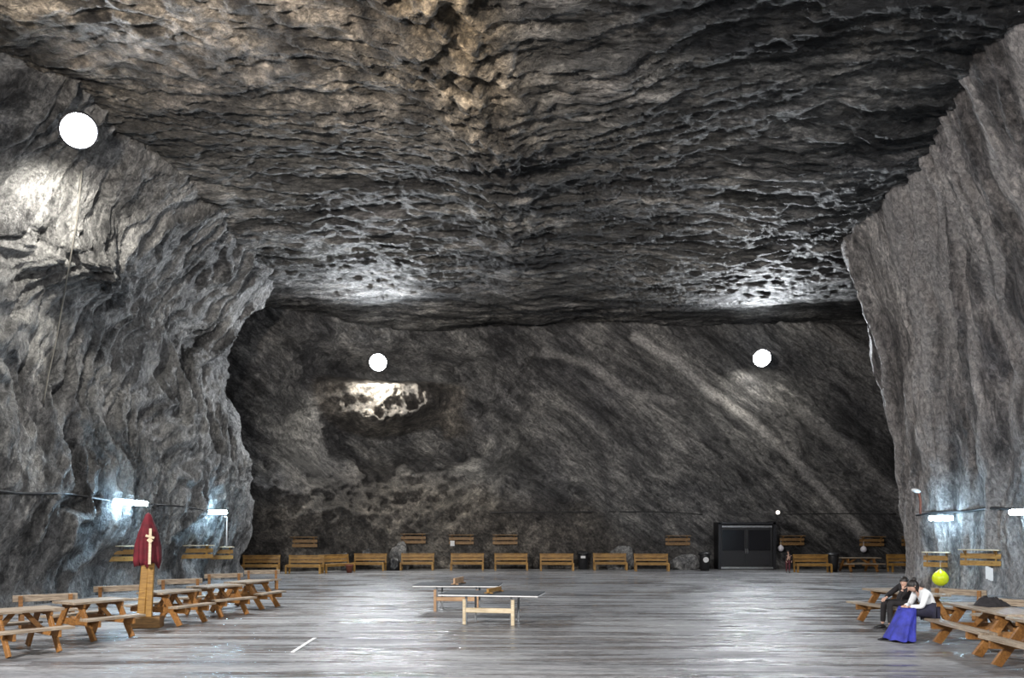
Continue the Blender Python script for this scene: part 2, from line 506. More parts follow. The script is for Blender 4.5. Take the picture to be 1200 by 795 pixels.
h += lf * (0.5 * fbm(XX * 0.35, ZZ * 0.35, 2.0, 4, 231, ridged=True) + 0.28 * fbm(XX * 1.1, ZZ * 1.1, 4.0, 4, 235, ridged=True))
h += 0.12 * fbm(XX * 1.6, ZZ * 1.3, 3.0, 4, 241) + 0.05 * fbm(XX * 3.6, ZZ * 3.6, 5.0, 2, 251)
wz = ZZ + 1.1 * fbm(XX * 0.3, ZZ * 0.2, 9.0, 3, 261) * 1.5
wX = XX + 1.4 * fbm(XX * 0.2, ZZ * 0.3, 8.0, 3, 262)
nose = 3.0 * np.exp(-((wX + 6.6) / 3.2) ** 4) * sstep(11.5, 10.4, ZZ) * sstep(7.6, 8.9, wz)
h += nose * (1 + 0.30 * fbm(XX * 1.0, ZZ * 0.8, 2.0, 5, 263, 0.6, ridged=True))
slope = np.clip((7.6 - wz - 0.10 * np.abs(wX + 6.5) ** 1.35) / 7.6, 0, 1)
h += slope * 0.5 * sstep(1.5, -2.0, wX) + 0.45 * sstep(0, 0.2, slope)
h += 0.75 * sstep(0.02, 0.3, slope) * fbm(XX * 0.62 + 0.3 * ZZ, ZZ * 0.62 - 0.2 * XX, 6.0, 6, 265, 0.56, ridged=True)
h += 0.5 * sstep(0.02, 0.3, slope) * fbm((XX + 0.5 * ZZ) * 0.28, (ZZ - 0.4 * XX) * 0.30, 6.0, 3, 267, ridged=True)
h -= 3.4 * np.exp(-((XX + 6.0) / 6.0) ** 4) * np.clip((ZZ - 0.3) / 6.5, 0, 1) * (1 - 0.8 * sstep(11.6, 13.4, ZZ))
bul = np.exp(-((wX + 0.5) / 3.0) ** 2) * sstep(7.5, 4.5, wz) * 0.8
h += bul
# keep a level niche for the doors and a foot clear of the benches
h = np.minimum(h, 0.6 + 1.3 * sstep(1.4, 6, ZZ))
dn = np.exp(-((XX - 13.1) / 2.1) ** 6) * sstep(3.6, 2.9, ZZ)
h = h * (1 - dn) + 0.15 * dn
def poly_dist(pl):
    d = np.full(XX.shape, 1e9)
    for a, b in zip(pl[:-1], pl[1:]):
        ax, az, bx, bz = *a, *b
        t = np.clip(((XX - ax) * (bx - ax) + (ZZ - az) * (bz - az)) / ((bx - ax) ** 2 + (bz - az) ** 2), 0, 1)
        d = np.minimum(d, np.hypot(XX - ax - t * (bx - ax), ZZ - az - t * (bz - az)))
    return d
def bp(px, py):
    q = at_d(px, py, 43.8)
    return (q.x, q.z)
jit = 0.35 * fbm(XX * 0.8, ZZ * 0.8, 1.0, 3, 271)
v1 = poly_dist([bp(745, 394), bp(800, 428), bp(840, 462), bp(880, 490), bp(930, 535), bp(985, 590), bp(1020, 632)])
v2 = poly_dist([bp(640, 410), bp(690, 425), bp(730, 455), bp(790, 470)])
v3 = poly_dist([bp(940, 480), bp(1000, 530), bp(1060, 590)])
v4 = poly_dist([bp(985, 400), bp(1040, 440), bp(1075, 475)])
vein = np.maximum.reduce([0.66 * sstep(0.36, 0.12, v1 + 0.6 * jit), 0.30 * sstep(0.35, 0.1, v2 + jit), 0.24 * sstep(0.6, 0.1, v3 + jit), 0.3 * sstep(0.9, 0.3, v4 + jit)])
warm = 0.35 * sstep(0.1, 0.5, slope + nose) + 0
sheet('wall_back', P, h, M['rock_back'], {'vein': vein, 'warm': warm}, facing=(0, 15, 6))

# ---- ceiling
xs = np.concatenate([np.arange(-38, -14, 0.4), np.arange(-14, 17.5, 0.09), np.arange(17.5, 38.5, 0.4)])
ys = np.concatenate([np.arange(-18, 14, 0.5), np.arange(14, 26, 0.085), np.arange(26, 49.5, 0.12)])
XX, YY = np.meshgrid(xs, ys, indexing='ij')
P = np.stack([XX, YY, CZ + 0 * XX], axis=2)
wy = fbm(XX * 0.12, YY * 0.12, 1.3, 3, 305) * 2.6 + 0.18 * np.maximum(XX - 3, 0) * sstep(32, 18, YY)
wx = fbm(XX * 0.2, YY * 0.2, 7.3, 3, 306) * 2.0
h = 0.7 * fbm(XX * 0.10, YY * 0.14, 1.5, 3, 311)
h += 0.15 * fbm((XX + wx) * 0.22, (YY + wy) * 0.75, 2.0, 4, 321, ridged=True)
h += 0.13 * fbm((XX + wx) * 0.55, (YY + wy) * 1.9, 3.0, 4, 331, ridged=True)
h += 0.12 * fbm(XX * 1.2, YY * 1.6, 3.0, 4, 341)
h += 0.08 * fbm((XX + wx) * 1.7, (YY + wy) * 4.0, 5.0, 3, 351, ridged=True)
rx = np.interp(YY, [-18, 14, 18, 25, 34, 45], [-3.4, -2.6, -1.4, -0.3, 0.5, 1.0]) + 0.5 * fbm(YY * 0.5, XX * 0.1, 2.0, 3, 361)
band = np.exp(-((XX - rx) / 1.5) ** 2)
h += band * (0.12 + 0.4 * fbm(XX * 1.1, YY * 1.1, 5.0, 4, 371, ridged=True)) * sstep(44, 20, YY) + 0.1 * band
warm = 0.85 * np.exp(-((XX - rx - 0.0) / 1.6) ** 2) * sstep(27, 18, YY) + 0.45 * sstep(-1, -4, XX) * sstep(26, 19, YY) + 0.3 * sstep(0.1, 0.4, fbm(XX * 0.35, YY * 0.35, 3.0, 3, 381)) * sstep(24, 17, YY)
vn = 0.0 * XX
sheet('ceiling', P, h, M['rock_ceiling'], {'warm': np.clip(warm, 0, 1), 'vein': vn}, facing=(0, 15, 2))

# ---- the rest of the hall behind the viewer
xs = np.arange(-19, 21.1, 0.5); zs = np.linspace(-0.5, 15.5, 34)
XX, ZZ = np.meshgrid(xs, zs, indexing='ij')
P = np.stack([XX, -15.0 + 0 * XX, ZZ], axis=2)
sheet('wall_front', P, 0.8 * fbm(XX * 0.2, ZZ * 0.2, 4.0, 4, 401), M['rock_near'], {}, facing=(0, 15, 6))

# ---- floor
xs = np.arange(-38, 38.1, 0.4); ys = np.arange(-17, 47.1, 0.4)
XX, YY = np.meshgrid(xs, ys, indexing='ij')
P = np.stack([XX, YY, 0 * XX], axis=2)
fl = sheet('floor', P, 0 * XX, M['floor'], {}, facing=(0, 15, 6))

# ------------------------------------------------------------------ furniture
TW, SO = 0.78, 0.66       # table width, seat offset
def make_picnic():
    root = empty('picnic_table')
    L = 1.36
    t = MB()
    for i in range(5):
        t.box((0, -TW / 2 + TW / 5 * (i + 0.5), 0.735), (L, TW / 5 - 0.012, 0.045))
    t.build('tabletop', M['grey_wood'], root)
    for sy in (-1, 1):
        t = MB()
        for q in (-0.072, 0.072):
            t.box((0, sy * SO + q, 0.435), (L, 0.135, 0.045))
        t.build('seat', M['grey_wood'], root)
    for sx in (-1, 1):
        x = sx * 0.45
        t = MB(); t.box((x, 0, 0.69), (0.045, TW - 0.06, 0.10)); t.build('cleat', M['orange'], root)
        t = MB(); t.box((x - sx * 0.045, 0, 0.355), (0.045, 2 * SO + 0.26, 0.13)); t.build('seat_beam', M['orange'], root)
        for sy in (-1, 1):
            t = MB()
            t.beam((x, sy * 0.20, 0.72), (x, sy * 0.66, 0.0), 0.05, 0.17, up=(0, sy, 0.6))
            lg = t.build('leg', M['orange'], root)
            # trim the sloping ends level with floor and table
            for v in lg.data.vertices:
                v.co.z = min(max(v.co.z, 0.0), 0.712)
        t = MB(); t.beam((x - sx * 0.03, 0, 0.37), (sx * 0.10, 0, 0.70), 0.09, 0.04, up=(0, 1, 0)); t.build('brace', M['orange'], root)
    return root

def make_bench():
    root = empty('wooden_bench')
    L = 1.86
    t = MB()
    for i in range(3):
        t.box((0, -0.20 + 0.15 * i, 0.44), (L - 0.10, 0.14, 0.045))
    t.build('seat', M['oak'], root)
    t = MB()
    for (z, hh) in ((0.60, 0.13), (0.78, 0.17)):
        t.box((0, 0.255 + (z - 0.44) * 0.16, z), (L - 0.04, 0.035, hh), (R(-9), 0, 0))
    t.box((0, 0.325, 0.90), (L, 0.05, 0.05))
    t.build('backrest', M['oak'], root)
    for sx in (-1, 1):
        x = sx * (L / 2 - 0.06)
        t = MB(); t.box((x, -0.255, 0.21), (0.09, 0.07, 0.42)); t.build('leg', M['oak'], root)
        t = MB(); t.beam((x, 0.22, 0.0), (x, 0.355, 0.93), 0.09, 0.06, up=(0, -1, 0)); lg = t.build('leg', M['oak'], root)
        for v in lg.data.vertices:
            v.co.z = max(v.co.z, 0)
        t = MB(); t.box((x, -0.01, 0.375), (0.06, 0.50, 0.09)); t.build('side_rail', M['oak'], root)
    t = MB(); t.box((0, -0.23, 0.375), (L - 0.2, 0.035, 0.10)); t.build('front_rail', M['oak'], root)
    return root

def make_low_bench():
    root = empty('low_bench')
    L = 1.25
    t = MB()
    for i in range(2):
        t.box((0, -0.12 + 0.17 * i, 0.36), (L, 0.16, 0.045))
    t.build('seat', M['grey_wood'], root)
    t = MB(); t.box((0, 0.20, 0.64), (L, 0.05, 0.15)); t.build('backrest', M['grey_wood'], root)
    for sx in (-1, 1):
        t = MB(); t.box((sx * 0.48, -0.13, 0.17), (0.08, 0.07, 0.34)); t.build('leg', M['orange'], root)
        t = MB(); t.box((sx * 0.48, 0.15, 0.35), (0.08, 0.05, 0.70)); t.build('leg', M['orange'], root)
    return root
low_bench = make_low_bench(); lu = [False]

def place(proto, used, loc, rz, label, group=None, cat=None):
    o = copy_tree(proto) if used[0] else proto
    used[0] = True
    o.location = loc
    o.rotation_euler = (0, 0, rz)
    tag(o, label, cat, group)
    return o

picnic = make_picnic(); pu = [False]
bench = make_bench(); bu = [False]

def picnic_by_seat(a, b, label, group, off=SO):
    """a, b: pixels of the two ends of the seat on the aisle side (the seat edge to the left when walking a to b is the far one)"""
    A, B = at(*a, 0.455), at(*b, 0.455)
    d = (B - A).normalized()
    ang = math.atan2(d.y, d.x)
    up = Vector((-d.y, d.x, 0))
    c = (A + B) / 2 + up * (off + 0.1)
    o = place(picnic, pu, (c.x, c.y, 0), ang, label, group, 'picnic table')
    o.scale = (1, 1, 1)
    return o, c, ang

LT = 'picnic tables along the left wall'
RT = 'picnic tables along the right wall'
tables = {}
for key, a, b, lab in (
    ('L1', (-4, 742.5), (88, 734), 'wooden picnic table cut off by the left edge, nearest of the left row'),
    ('L2', (101, 727), (170, 720), 'wooden picnic table just before the red draped post, second of the left row'),
    ('L3', (202, 712.6), (256, 706), 'wooden picnic table right behind the red draped post on the left'),
    ('L4', (254, 704), (301, 699.6), 'wooden picnic table between third and last of the left row'),
    ('L5', (302, 697), (338, 692), 'wooden picnic table farthest along the left row, near the corner lamp'),
):
    tables[key] = picnic_by_seat(a, b, lab, LT)
    tables[key][0].scale = (0.87, 1, 1)
for key, a, b, lab in (
    ('R1', (1145, 744), (1225, 764), 'wooden picnic table cut off by the right edge, in front of the others'),
    ('R2', (1084, 724.5), (1147, 741), 'wooden picnic table with the white-shirted person on the end of its bench'),
    ('R3', (993, 704.5), (1058, 714.5), 'wooden picnic table farthest out on the right, just behind the dark-clothed person'),
):
    tables[key] = picnic_by_seat(a, b, lab, RT)
    tables[key][0].scale = ({'R1': 1.15, 'R2': 1.7, 'R3': 1.5}[key], 1, 1)
p = at(1012, 671)
pt = place(picnic, pu, (p.x, p.y + 0.6, 0), R(2), 'wooden picnic table against the back wall right of the doors', None, 'picnic table')
pt.scale = (1.55, 1, 1)

BB = 'wooden benches along the back wall'
for px, py, rz, lab in (
    (303, 673, 8, 'yellow wooden bench farthest left along the back wall'),
    (355, 673, -4, 'yellow wooden bench second from the left, under a brown coat rack'),
    (394, 671.5, 48, 'yellow wooden bench turned sideways next to the grey boulder'),
    (431, 669.5, -6, 'yellow wooden bench between the terracotta pot and the black rubbish bag'),
    (488, 669, 0, 'yellow wooden bench just right of the black rubbish bag'),
    (547, 669, 0, 'yellow wooden bench under the coat rack with a white paper'),
    (599, 669, 2, 'yellow wooden bench directly beyond the two ping pong tables'),
    (653, 669.5, 0, 'yellow wooden bench just left of the bin with the square label'),
    (716, 669, 0, 'yellow wooden bench just right of the bin with the square label'),
    (765, 670, -2, 'yellow wooden bench last before the doors, left of a bin'),
    (955, 671.5, 0, 'yellow wooden bench right of the doors beside the child'),
    (1066, 671, 0, 'yellow wooden bench half hidden by the right rock wall'),
):
    q = at(px, py)
    place(bench, bu, (q.x, q.y + 0.29, 0), R(rz), lab, BB, 'bench')
SB = 'benches behind the picnic tables'
for px, py, d, rz, lab in (
    (55, 702, 17.0, 38, 'weathered bench behind the two nearest left picnic tables'),
    (143, 692, 19.8, 38, 'weathered bench on the left seen just behind the red draped post'),
    (213, 685, 22.6, 36, 'weathered bench against the left wall behind the third picnic table'),
    (264, 679, 25.6, 34, 'weathered bench against the left wall behind the fourth picnic table'),
    (308, 677, 28.0, 25, 'weathered bench behind the farthest left picnic table'),
    (1119, 694, 18.6, -52, 'weathered bench by the right wall under the yellow balloon'),
    (1180, 703, 15.8, -55, 'weathered bench by the right wall beside the black jacket'),
):
    q = at_d(px, py, d)
    place(low_bench, lu, (q.x, q.y, 0), R(rz), lab, SB, 'bench')

# ---- ping pong tables in the middle
def make_pingpong():
    root = empty('ping_pong_table')
    L, W = 2.28, 1.15
    t = MB(); t.box((0, 0, 0.690), (L, W, 0.03)); t.build('tabletop', M['table_top'], root)
    t = MB()
    for sy in (-1, 1):
        t.box((0, sy * (W / 2 - 0.008), 0.668), (L, 0.03, 0.026))
    for sx in (-1, 1):
        t.box((sx * (L / 2 - 0.008), 0, 0.668), (0.03, W, 0.026))
    t.build('edge_band', M['white'], root)
    for sx in (-1, 1):
        for sy in (-1, 1):
            t = MB(); t.tube([(sx * 0.52, sy * 0.45, 0.0), (sx * 0.52, sy * 0.45, 0.67)], 0.028, 8)
            t.build('leg', M['steel'], root)
    return root
def trestle(root, m):
    for sx in (-1, 1):
        t = MB(); t.box((sx * 0.56, -0.45, 0.29), (0.07, 0.09, 0.58)); t.build('trestle_post', m, root)
    t = MB(); t.box((0, -0.45, 0.33), (1.06, 0.06, 0.11)); t.build('stretcher', m, root)
for (px, py, rz, mm, lab, pl, plm, off) in (
    (536, 717, -4, M['plank_wood'], 'dark ping pong table on trestle legs, the farther of the two', 'brown plank standing as a net across the farther ping pong table', M['plank_wood'], 0.0),
    (577, 733, -11, M['pale_wood'], 'dark ping pong table with pale yellow trestle, the nearer of the two', 'olive plank standing as a net across the nearer ping pong table', M['oak'], 0.03),
):
    q = at(px, py)
    root = make_pingpong()
    trestle(root, mm)
    root.location = (q.x, q.y + 0.45, 0); root.rotation_euler = (0, 0, R(rz))
    tag(root, lab, 'table', 'ping pong tables in the middle of the hall')
    t = MB(); hb = 0.15 if off == 0.0 else 0.09
    t.box((0, 0, 0.02 + hb / 2), (0.05, 0.85, hb), ch=0.006)
    t.box((0, -0.35, 0.012), (0.2, 0.05, 0.024)); t.box((0, 0.35, 0.012), (0.2, 0.05, 0.024))
    o = t.build('net_board', plm)
    o.location = (q.x + off, q.y + 0.45, 0.706); o.rotation_euler = (0, 0, R(rz - 8))
    tag(o, pl, 'board')

# ---- coat racks on the walls
def make_rack(m, shelf_m):
    root = empty('coat_rack')
    L = 1.75
    t = MB(); t.box((0, -0.13, 0.33), (L, 0.26, 0.035)); t.build('shelf', shelf_m, root)
    for z in (0.12, -0.12):
        t = MB(); t.box((0, -0.02, z), (L, 0.03, 0.17)); t.build('slat', m, root)
    for sx in (-1, 1):
        t = MB(); t.box((sx * 0.65, 0.01, 0.06), (0.07, 0.04, 0.56), ch=0.008)
        t.beam((sx * 0.65, -0.02, 0.16), (sx * 0.65, -0.22, 0.31), 0.05, 0.035, up=(1, 0, 0))
        t.build('bracket', m, root)
    for sx in (-0.5, -0.17, 0.17, 0.5):
        t = MB(); t.tube([(sx, -0.03, -0.11), (sx, -0.13, -0.085)], [0.014, 0.018], 8); t.build('peg', m, root)
    return root
rack_y = make_rack(M['oak'], M['pale_wood']); ry = [False]  # shelf coloured paler than the slats to carry the tube lamps' light
rack_b = make_rack(M['brown_wood'], M['brown_wood']); rb = [False]
def wall_place(px, py, surf, out=0.2):
    loc, nor = hit(px, py, surf)
    hits = [nor]
    for dx, dy in ((-9, 0), (9, 0), (0, -7), (0, 7)):
        try:
            hits.append(hit(px + dx, py + dy, surf)[1])
        except RuntimeError:
            pass
    n = sum(hits, Vector()).normalized()
    return loc, n
def rack(px, py, surf, rz, label, yellow, sx=1.0, out=0.25):
    loc, n = wall_place(px, py, surf)
    d = Vector((math.sin(rz), -math.cos(rz), 0))
    c = loc + d * out
    if yellow:
        o = place(rack_y, ry, c, rz, label, 'coat racks on the side walls', 'coat rack')
    else:
        o = place(rack_b, rb, c, rz, label, 'coat racks on the back wall', 'coat rack')
    o.scale = (sx, 1, 1)
    return o
rack(149, 651, 'wall_left', R(40), 'yellow coat rack on the left wall, partly behind the red draped post', True)
rack(219, 649, 'wall_left', R(40), 'yellow coat rack on the left wall between the two tube lamps', True, 1.1)
rack(256, 650, 'wall_left', R(30), 'yellow coat rack at the left corner under the white pipe', True, 0.65)
rack(1101, 658, 'wall_right', R(-45), 'wooden coat rack on the right wall above the yellow balloon', True, 0.52)
rack(1152, 656, 'wall_right', R(-48), 'wooden coat rack on the right wall with white papers under it', True, 0.7)
for px, py, lab in (
    (358, 637, 'brown coat rack farthest left on the back wall, over the rubble'),
    (485, 633, 'brown coat rack above the bench right of the rubbish bag'),
    (541, 634, 'brown coat rack with a small white paper on the back wall'),
    (592, 634, 'brown coat rack on the back wall beyond the ping pong tables'),
    (793, 635, 'brown coat rack left of the doors, over the bin'),
    (926, 635, 'brown coat rack right of the doors, by a white balloon'),
    (1019, 636, 'brown coat rack above the picnic table at the back wall'),
    (1068, 636, 'brown coat rack beside the right rock wall, farthest right at the back'),
):
    rack(px, py, 'wall_back', 0.0, lab, False, 0.8)

# ---- floodlights
LAMPS = []
def floodlight(loc, aim, anchor, label, radius=0.48):
    """drum lamp at loc shining along aim, held by an arm from the rock at anchor"""
    root = empty('floodlight', loc, 0, label, 'lamp', 'floodlights up on the rock')
    q = Vector(aim).normalized().to_track_quat('Z', 'Y').to_matrix().to_4x4()
    r = radius
    t = MB()
    t.lathe([(r * 0.35, -0.42), (r * 0.62, -0.40), (r * 0.78, -0.20), (r * 1.0, -0.05), (r * 1.06, 0.0), (r * 1.06, 0.04), (r * 0.98, 0.04), (r * 0.97, 0.0)], 32, q)
    t.build('housing', M['dark_metal'], root, True)
    t = MB()
    t.lathe([(r * 0.95, 0.0), (r * 0.94, 0.03), (r * 0.7, 0.065), (r * 0.35, 0.085), (0.01, 0.09)], 32, q)
    t.build('lens', M['lens'], root, True)
    a = Vector(anchor) - Vector(loc)
    t = MB(); back = q @ Vector((0, 0, -0.36))
    t.tube([back, (back + a) / 2 + Vector((0, 0, 0.1)), a], 0.05, 8)
    t.build('bracket_arm', M['dark_metal'], root, True)
    return root
def spot(name, loc, aim, power, size, col, blend=0.4, radius=0.35):
    l = bpy.data.lights.new(name, 'SPOT')
    l.energy = power; l.spot_size = size; l.spot_blend = blend; l.color = col; l.shadow_soft_size = radius
    o = bpy.data.objects.new(name, l)
    o.location = loc
    o.rotation_euler = Vector(aim).to_track_quat('-Z', 'Y').to_euler()
    C.objects.link(o)
    return o
def point(name, loc, power, col, radius=0.3):
    l = bpy.data.lights.new(name, 'POINT')
    l.energy = power; l.color = col; l.shadow_soft_size = radius
    o = bpy.data.objects.new(name, l); o.location = loc; C.objects.link(o)
    return o
COOL, WARM = (0.90, 0.95, 1.0), (1.0, 0.90, 0.78)

def back_lamp(px, py, dist, label, p_spot, p_spill):
    loc, n = hit(px, py + 35, 'wall_back')
    c = at_d(px, py, loc.y - dist)
    aim = Vector((-0.15 * c.x / 10, -1, -0.36))
    anchor = hit(px, py - 4, 'wall_back')[0]
    floodlight(c, aim, anchor + Vector((0, 0.1, 0)), label)
    an = aim.normalized()
    spot('floodlight_beam', c + an * 0.2, aim, p_spot, R(156), COOL, 0.6)
    spot('floodlight_spill', c + Vector((0, 0.1, -0.6)), (0, 0.75, -1), p_spill, R(150), (1.0, 0.96, 0.86), 0.5, 0.2)
    point('floodlight_glow', c + Vector((0, -0.2, 0.7)), 40, COOL, 0.2)
back_lamp(443, 425, 1.3, 'bright round floodlight high on the back wall, above the rubble slope', 5200, 1900)
back_lamp(893, 420, 1.7, 'bright round floodlight high on the back wall, up right of the doors', 5200, 420)
loc, n = hit(92, 153, 'wall_left')
c = at_d(92, 153, loc.y - 1.2)
aim = Vector((0.75, -0.55, -0.85))
floodlight(c, aim, hit(80, 150, 'wall_left')[0], 'bright round floodlight high on the left rock wall', 0.48)
spot('floodlight_beam', c + aim.normalized() * 0.2, aim, 4200, R(140), COOL, 0.7)
spot('floodlight_spill', c + Vector((0.0, 0.0, -0.62)), (-0.35, 0.6, -1), 2000, R(140), (1.0, 0.96, 0.86), 0.6, 0.2)

# unseen fill lights added to brighten the ceiling, side walls and floor
spot('hall_fill_spot', (-7.5, 5.0, 8.5), (2.6, 14.5, 5.7), 24000, R(66), WARM, 0.9, 0.7)  # added warm wash over the left part of the ceiling
spot('hall_fill_spot', (-12.5, -3.0, 11.0), (0.85, 0.75, -0.34), 23000, R(112), (1, 0.95, 0.9), 0.7, 0.6)
spot('hall_fill_spot', (13.0, -4.0, 11.0), (-0.75, 0.85, -0.30), 14000, R(112), (0.95, 0.97, 1.0), 0.7, 0.6)
point('hall_fill_point', (0.0, -6.0, 9.0), 2500, (1, 0.97, 0.94), 0.6)

# ---- tube lamps
def tube_lamp(px, py, surf, ang, length, label, out=0.6, tilt=0.0):
    loc, n = hit(px, py, surf)
    d = Vector((math.sin(ang), -math.cos(ang), 0))
    root = empty('tube_lamp', loc + d * out, ang, label, 'lamp', 'fluorescent tube lamps')
    root.rotation_euler = (0, tilt, ang)
    t = MB(); t.box((0, 0.06, 0.03), (length, 0.09, 0.08)); t.box((0, 0.1, 0.03), (0.1, out * 2 - 0.1, 0.05)); t.build('housing', M['steel'], root)
    t = MB()
    t.tube([(-length / 2, 0, 0), (-length / 2 + 0.03, 0, 0), (length / 2 - 0.03, 0, 0), (length / 2, 0, 0)], [0.05, 0.085, 0.085, 0.05], 12)
    t.build('diffuser', M['tube'], root, True)
    return root
tube_lamp(155, 590, 'wall_left', R(22), 1.05, 'glowing tube lamp on the left wall above the red draped post', tilt=R(4))
tube_lamp(255, 601, 'wall_left', R(12), 0.95, 'glowing tube lamp at the left rock corner above the white pipe')
tube_lamp(1103, 608, 'wall_right', R(-30), 0.75, 'glowing tube lamp on the right wall under the black cable')
tube_lamp(1199, 601, 'wall_right', R(-40), 0.6, 'glowing tube lamp cut off by the right edge')

# ---- cables, rope, pipe
def wall_line(pxs, surf, r, out=0.05, sub=6):
    pts = []
    for (a, b) in zip(pxs[:-1], pxs[1:]):
        for k in range(sub):
            t = k / sub
            x, y = a[0] + (b[0] - a[0]) * t, a[1] + (b[1] - a[1]) * t
            try:
                loc, n = hit(x, y, surf)
            except RuntimeError:
                continue
            pts.append(loc - ray(x, y).normalized() * out * 2)
    for _ in range(2):
        pts = [pts[0]] + [(pts[i - 1] + pts[i] * 2 + pts[i + 1]) / 4 - ray(600, 620) * 0.0 for i in range(1, len(pts) - 1)] + [pts[-1]]
    t = MB(); t.tube(pts, r, 6)
    return t
tag(wall_line([(-8, 575), (30, 579), (75, 578), (105, 583), (134, 588)], 'wall_left', 0.045).build('cable', M['cable'], None, True), 'black cable along the left wall up to the first tube lamp', 'cable')
tag(wall_line([(178, 591), (215, 594), (243, 599)], 'wall_left', 0.03).build('cable', M['cable'], None, True), 'black cable between the two left tube lamps', 'cable')
tag(wall_line([(1074, 604), (1090, 601), (1130, 600), (1165, 595), (1192, 598)], 'wall_right', 0.05).build('cable', M['cable'], None, True), 'thick black cable crossing the right wall over the tube lamp', 'cable')
tag(wall_line([(575, 601), (680, 600), (780, 600), (832, 604)], 'wall_back', 0.03).build('cable', M['cable'], None, True), 'thin black cable on the back wall left of the doors', 'cable')
tag(wall_line([(918, 603), (980, 602), (1064, 603)], 'wall_back', 0.03).build('cable', M['cable'], None, True), 'thin black cable on the back wall right of the doors', 'cable')
tag(wall_line([(96, 200), (90, 260), (78, 330), (66, 400), (57, 440), (50, 480)], 'wall_left', 0.022, 0.12).build('rope', M['rope'], None, True), 'pale rope hanging down the left wall from the floodlight', 'rope')
loc, n = hit(255, 601, 'wall_left')
c = at_d(266, 606, loc.y - 0.55); c2 = at_d(265.5, 640, loc.y - 0.55)
t = MB(); t.tube([c + Vector((-0.1, 0, 0.0)), c, c + (c2 - c) * 0.5, c2], 0.03, 8)
tag(t.build('pipe', M['white'], None, True), 'thin white pipe hanging from the tube lamp at the left corner', 'pipe')

# ---- doors in the back wall
q0, q1 = at(841, 667.5), at(908, 667.5)
DW, DH = (q1 - q0).length, 2.66
root = empty('door_1', ((q0.x + q1.x) / 2, q0.y, 0), 0, None, None, None, 'structure')
t = MB()
for sx in (-1, 1):
    t.box((sx * (DW / 2 - 0.07), 0.9, DH / 2), (0.16, 2.2, DH + 0.06 * (1 + sx)), ch=0.01)
t.box((0, 0.9, DH - 0.06), (DW, 2.2, 0.14), ch=0.01)
t.build('door_frame', M['dark_metal'], root)
t = MB(); t.box((0, -0.12, DH - 0.24), (DW - 0.4, 0.10, 0.12)); t.build('lintel_bar', M['steel'], root)
t = MB(); t.box((0, -0.10, 0.08), (DW - 0.3, 0.12, 0.10)); t.build('threshold', M['steel'], root)
for sx in (-1, 1):
    w = DW / 2 - 0.16
    cx = sx * (w / 2 + 0.005)
    f = MB()
    for s2 in (-1, 1):
        f.box((cx + s2 * (w / 2 - 0.05), 0, 1.24), (0.10, 0.06, 2.2), ch=0.008)
    for z in (0.19, 1.0, 2.28):
        f.box((cx, 0, z), (w - 0.1, 0.055, 0.12), ch=0.008)
    lf_ = f.build('door_leaf', M['black'], root)
    g = MB(); g.box((cx, 0.01, 1.64), (w - 0.16, 0.02, 1.2)); g.build('glass_panel', M['glass_dark'], lf_)
    g = MB(); g.box((cx, 0.01, 0.6), (w - 0.16, 0.03, 0.72)); g.build('lower_panel', M['door_panel'], lf_)
    g = MB(); g.tube([(cx - sx * (w / 2 - 0.05), -0.03, 0.9), (cx - sx * (w / 2 - 0.05), -0.09, 0.92), (cx - sx * (w / 2 - 0.05), -0.09, 1.12), (cx - sx * (w / 2 - 0.05), -0.03, 1.14)], 0.02, 8)
    g.build('door_handle', M['steel'], lf_, True)

# small lamp beside the doors and one on the right corner
loc, n = hit(910, 601, 'wall_back')
root = empty('bulkhead_lamp', loc + Vector((0, -0.2, 0)), 0, 'small pale lamp on the back wall above the right door post', 'lamp')
m4 = Matrix.Rotation(R(90), 4, 'X')
t = MB(); t.lathe([(0.10, -0.3), (0.12, -0.02), (0.13, 0.0)], 16, m4); t.build('base', M['terracotta'], root, True)
t = MB(); t.lathe([(0.12, 0.0), (0.115, 0.05), (0.08, 0.1), (0.01, 0.12)], 16, m4); t.build('globe', M['small_lamp'], root, True)
loc, n = hit(1080, 590, 'wall_right')
root = empty('corner_lamp', loc + Vector((-0.25, -0.3, 0.05)), 0, 'small white lamp head on a rusty post at the right rock corner', 'lamp')
t = MB(); t.lathe([(0.04, -0.06), (0.14, -0.03), (0.17, 0.02), (0.09, 0.08), (0.02, 0.1)], 16, Matrix.Translation((-0.12, 0, 0.38)) @ Matrix.Rotation(R(20), 4, 'Y')); t.build('lamp_head', M['white'], root, True)
t = MB(); t.tube([(-0.1, 0, 0.36), (0.0, 0, 0.3), (0.08, 0.05, 0.0), (0.1, 0.1, -0.45)], 0.045, 8); t.build('post', M['terracotta'], root, True)

# ---- red draped post
q = at(170, 736)
root = empty('draped_post', (q.x, q.y + 0.05, 0), R(12), 'tall wooden post draped with dark red cloth among the left picnic tables', 'post')
t = MB(); t.box((0.02, 0, 0.12), (0.6, 0.42, 0.24), ch=0.02); t.build('base_box', M['brown_wood'], root)
t = MB(); t.beam((-0.10, 0, 0.22), (0.06, 0, 2.25), 0.16, 0.14, up=(0, -1, 0)); t.build('post', M['oak'], root)
t = MB(); t.beam((0.06, -0.03, 0.22), (0.13, -0.03, 1.75), 0.13, 0.10, up=(0, -1, 0)); t.build('post', M['oak'], root)
t = MB()
def wob(a, z):
    return 1 + (0.16 * math.sin(7 * a + z * 2) + 0.07 * math.sin(13 * a + 1.3)) * min(1, (2.5 - z) * 1.5)
t.lathe([(0.235, 1.40), (0.25, 1.46), (0.245, 1.6), (0.23, 1.8), (0.20, 2.02), (0.15, 2.22), (0.10, 2.38), (0.06, 2.49), (0.01, 2.53)], 56, Matrix.Translation((0.04, 0.02, 0)), wob)
cl = t.build('cloth', M['red_cloth'], root, True)
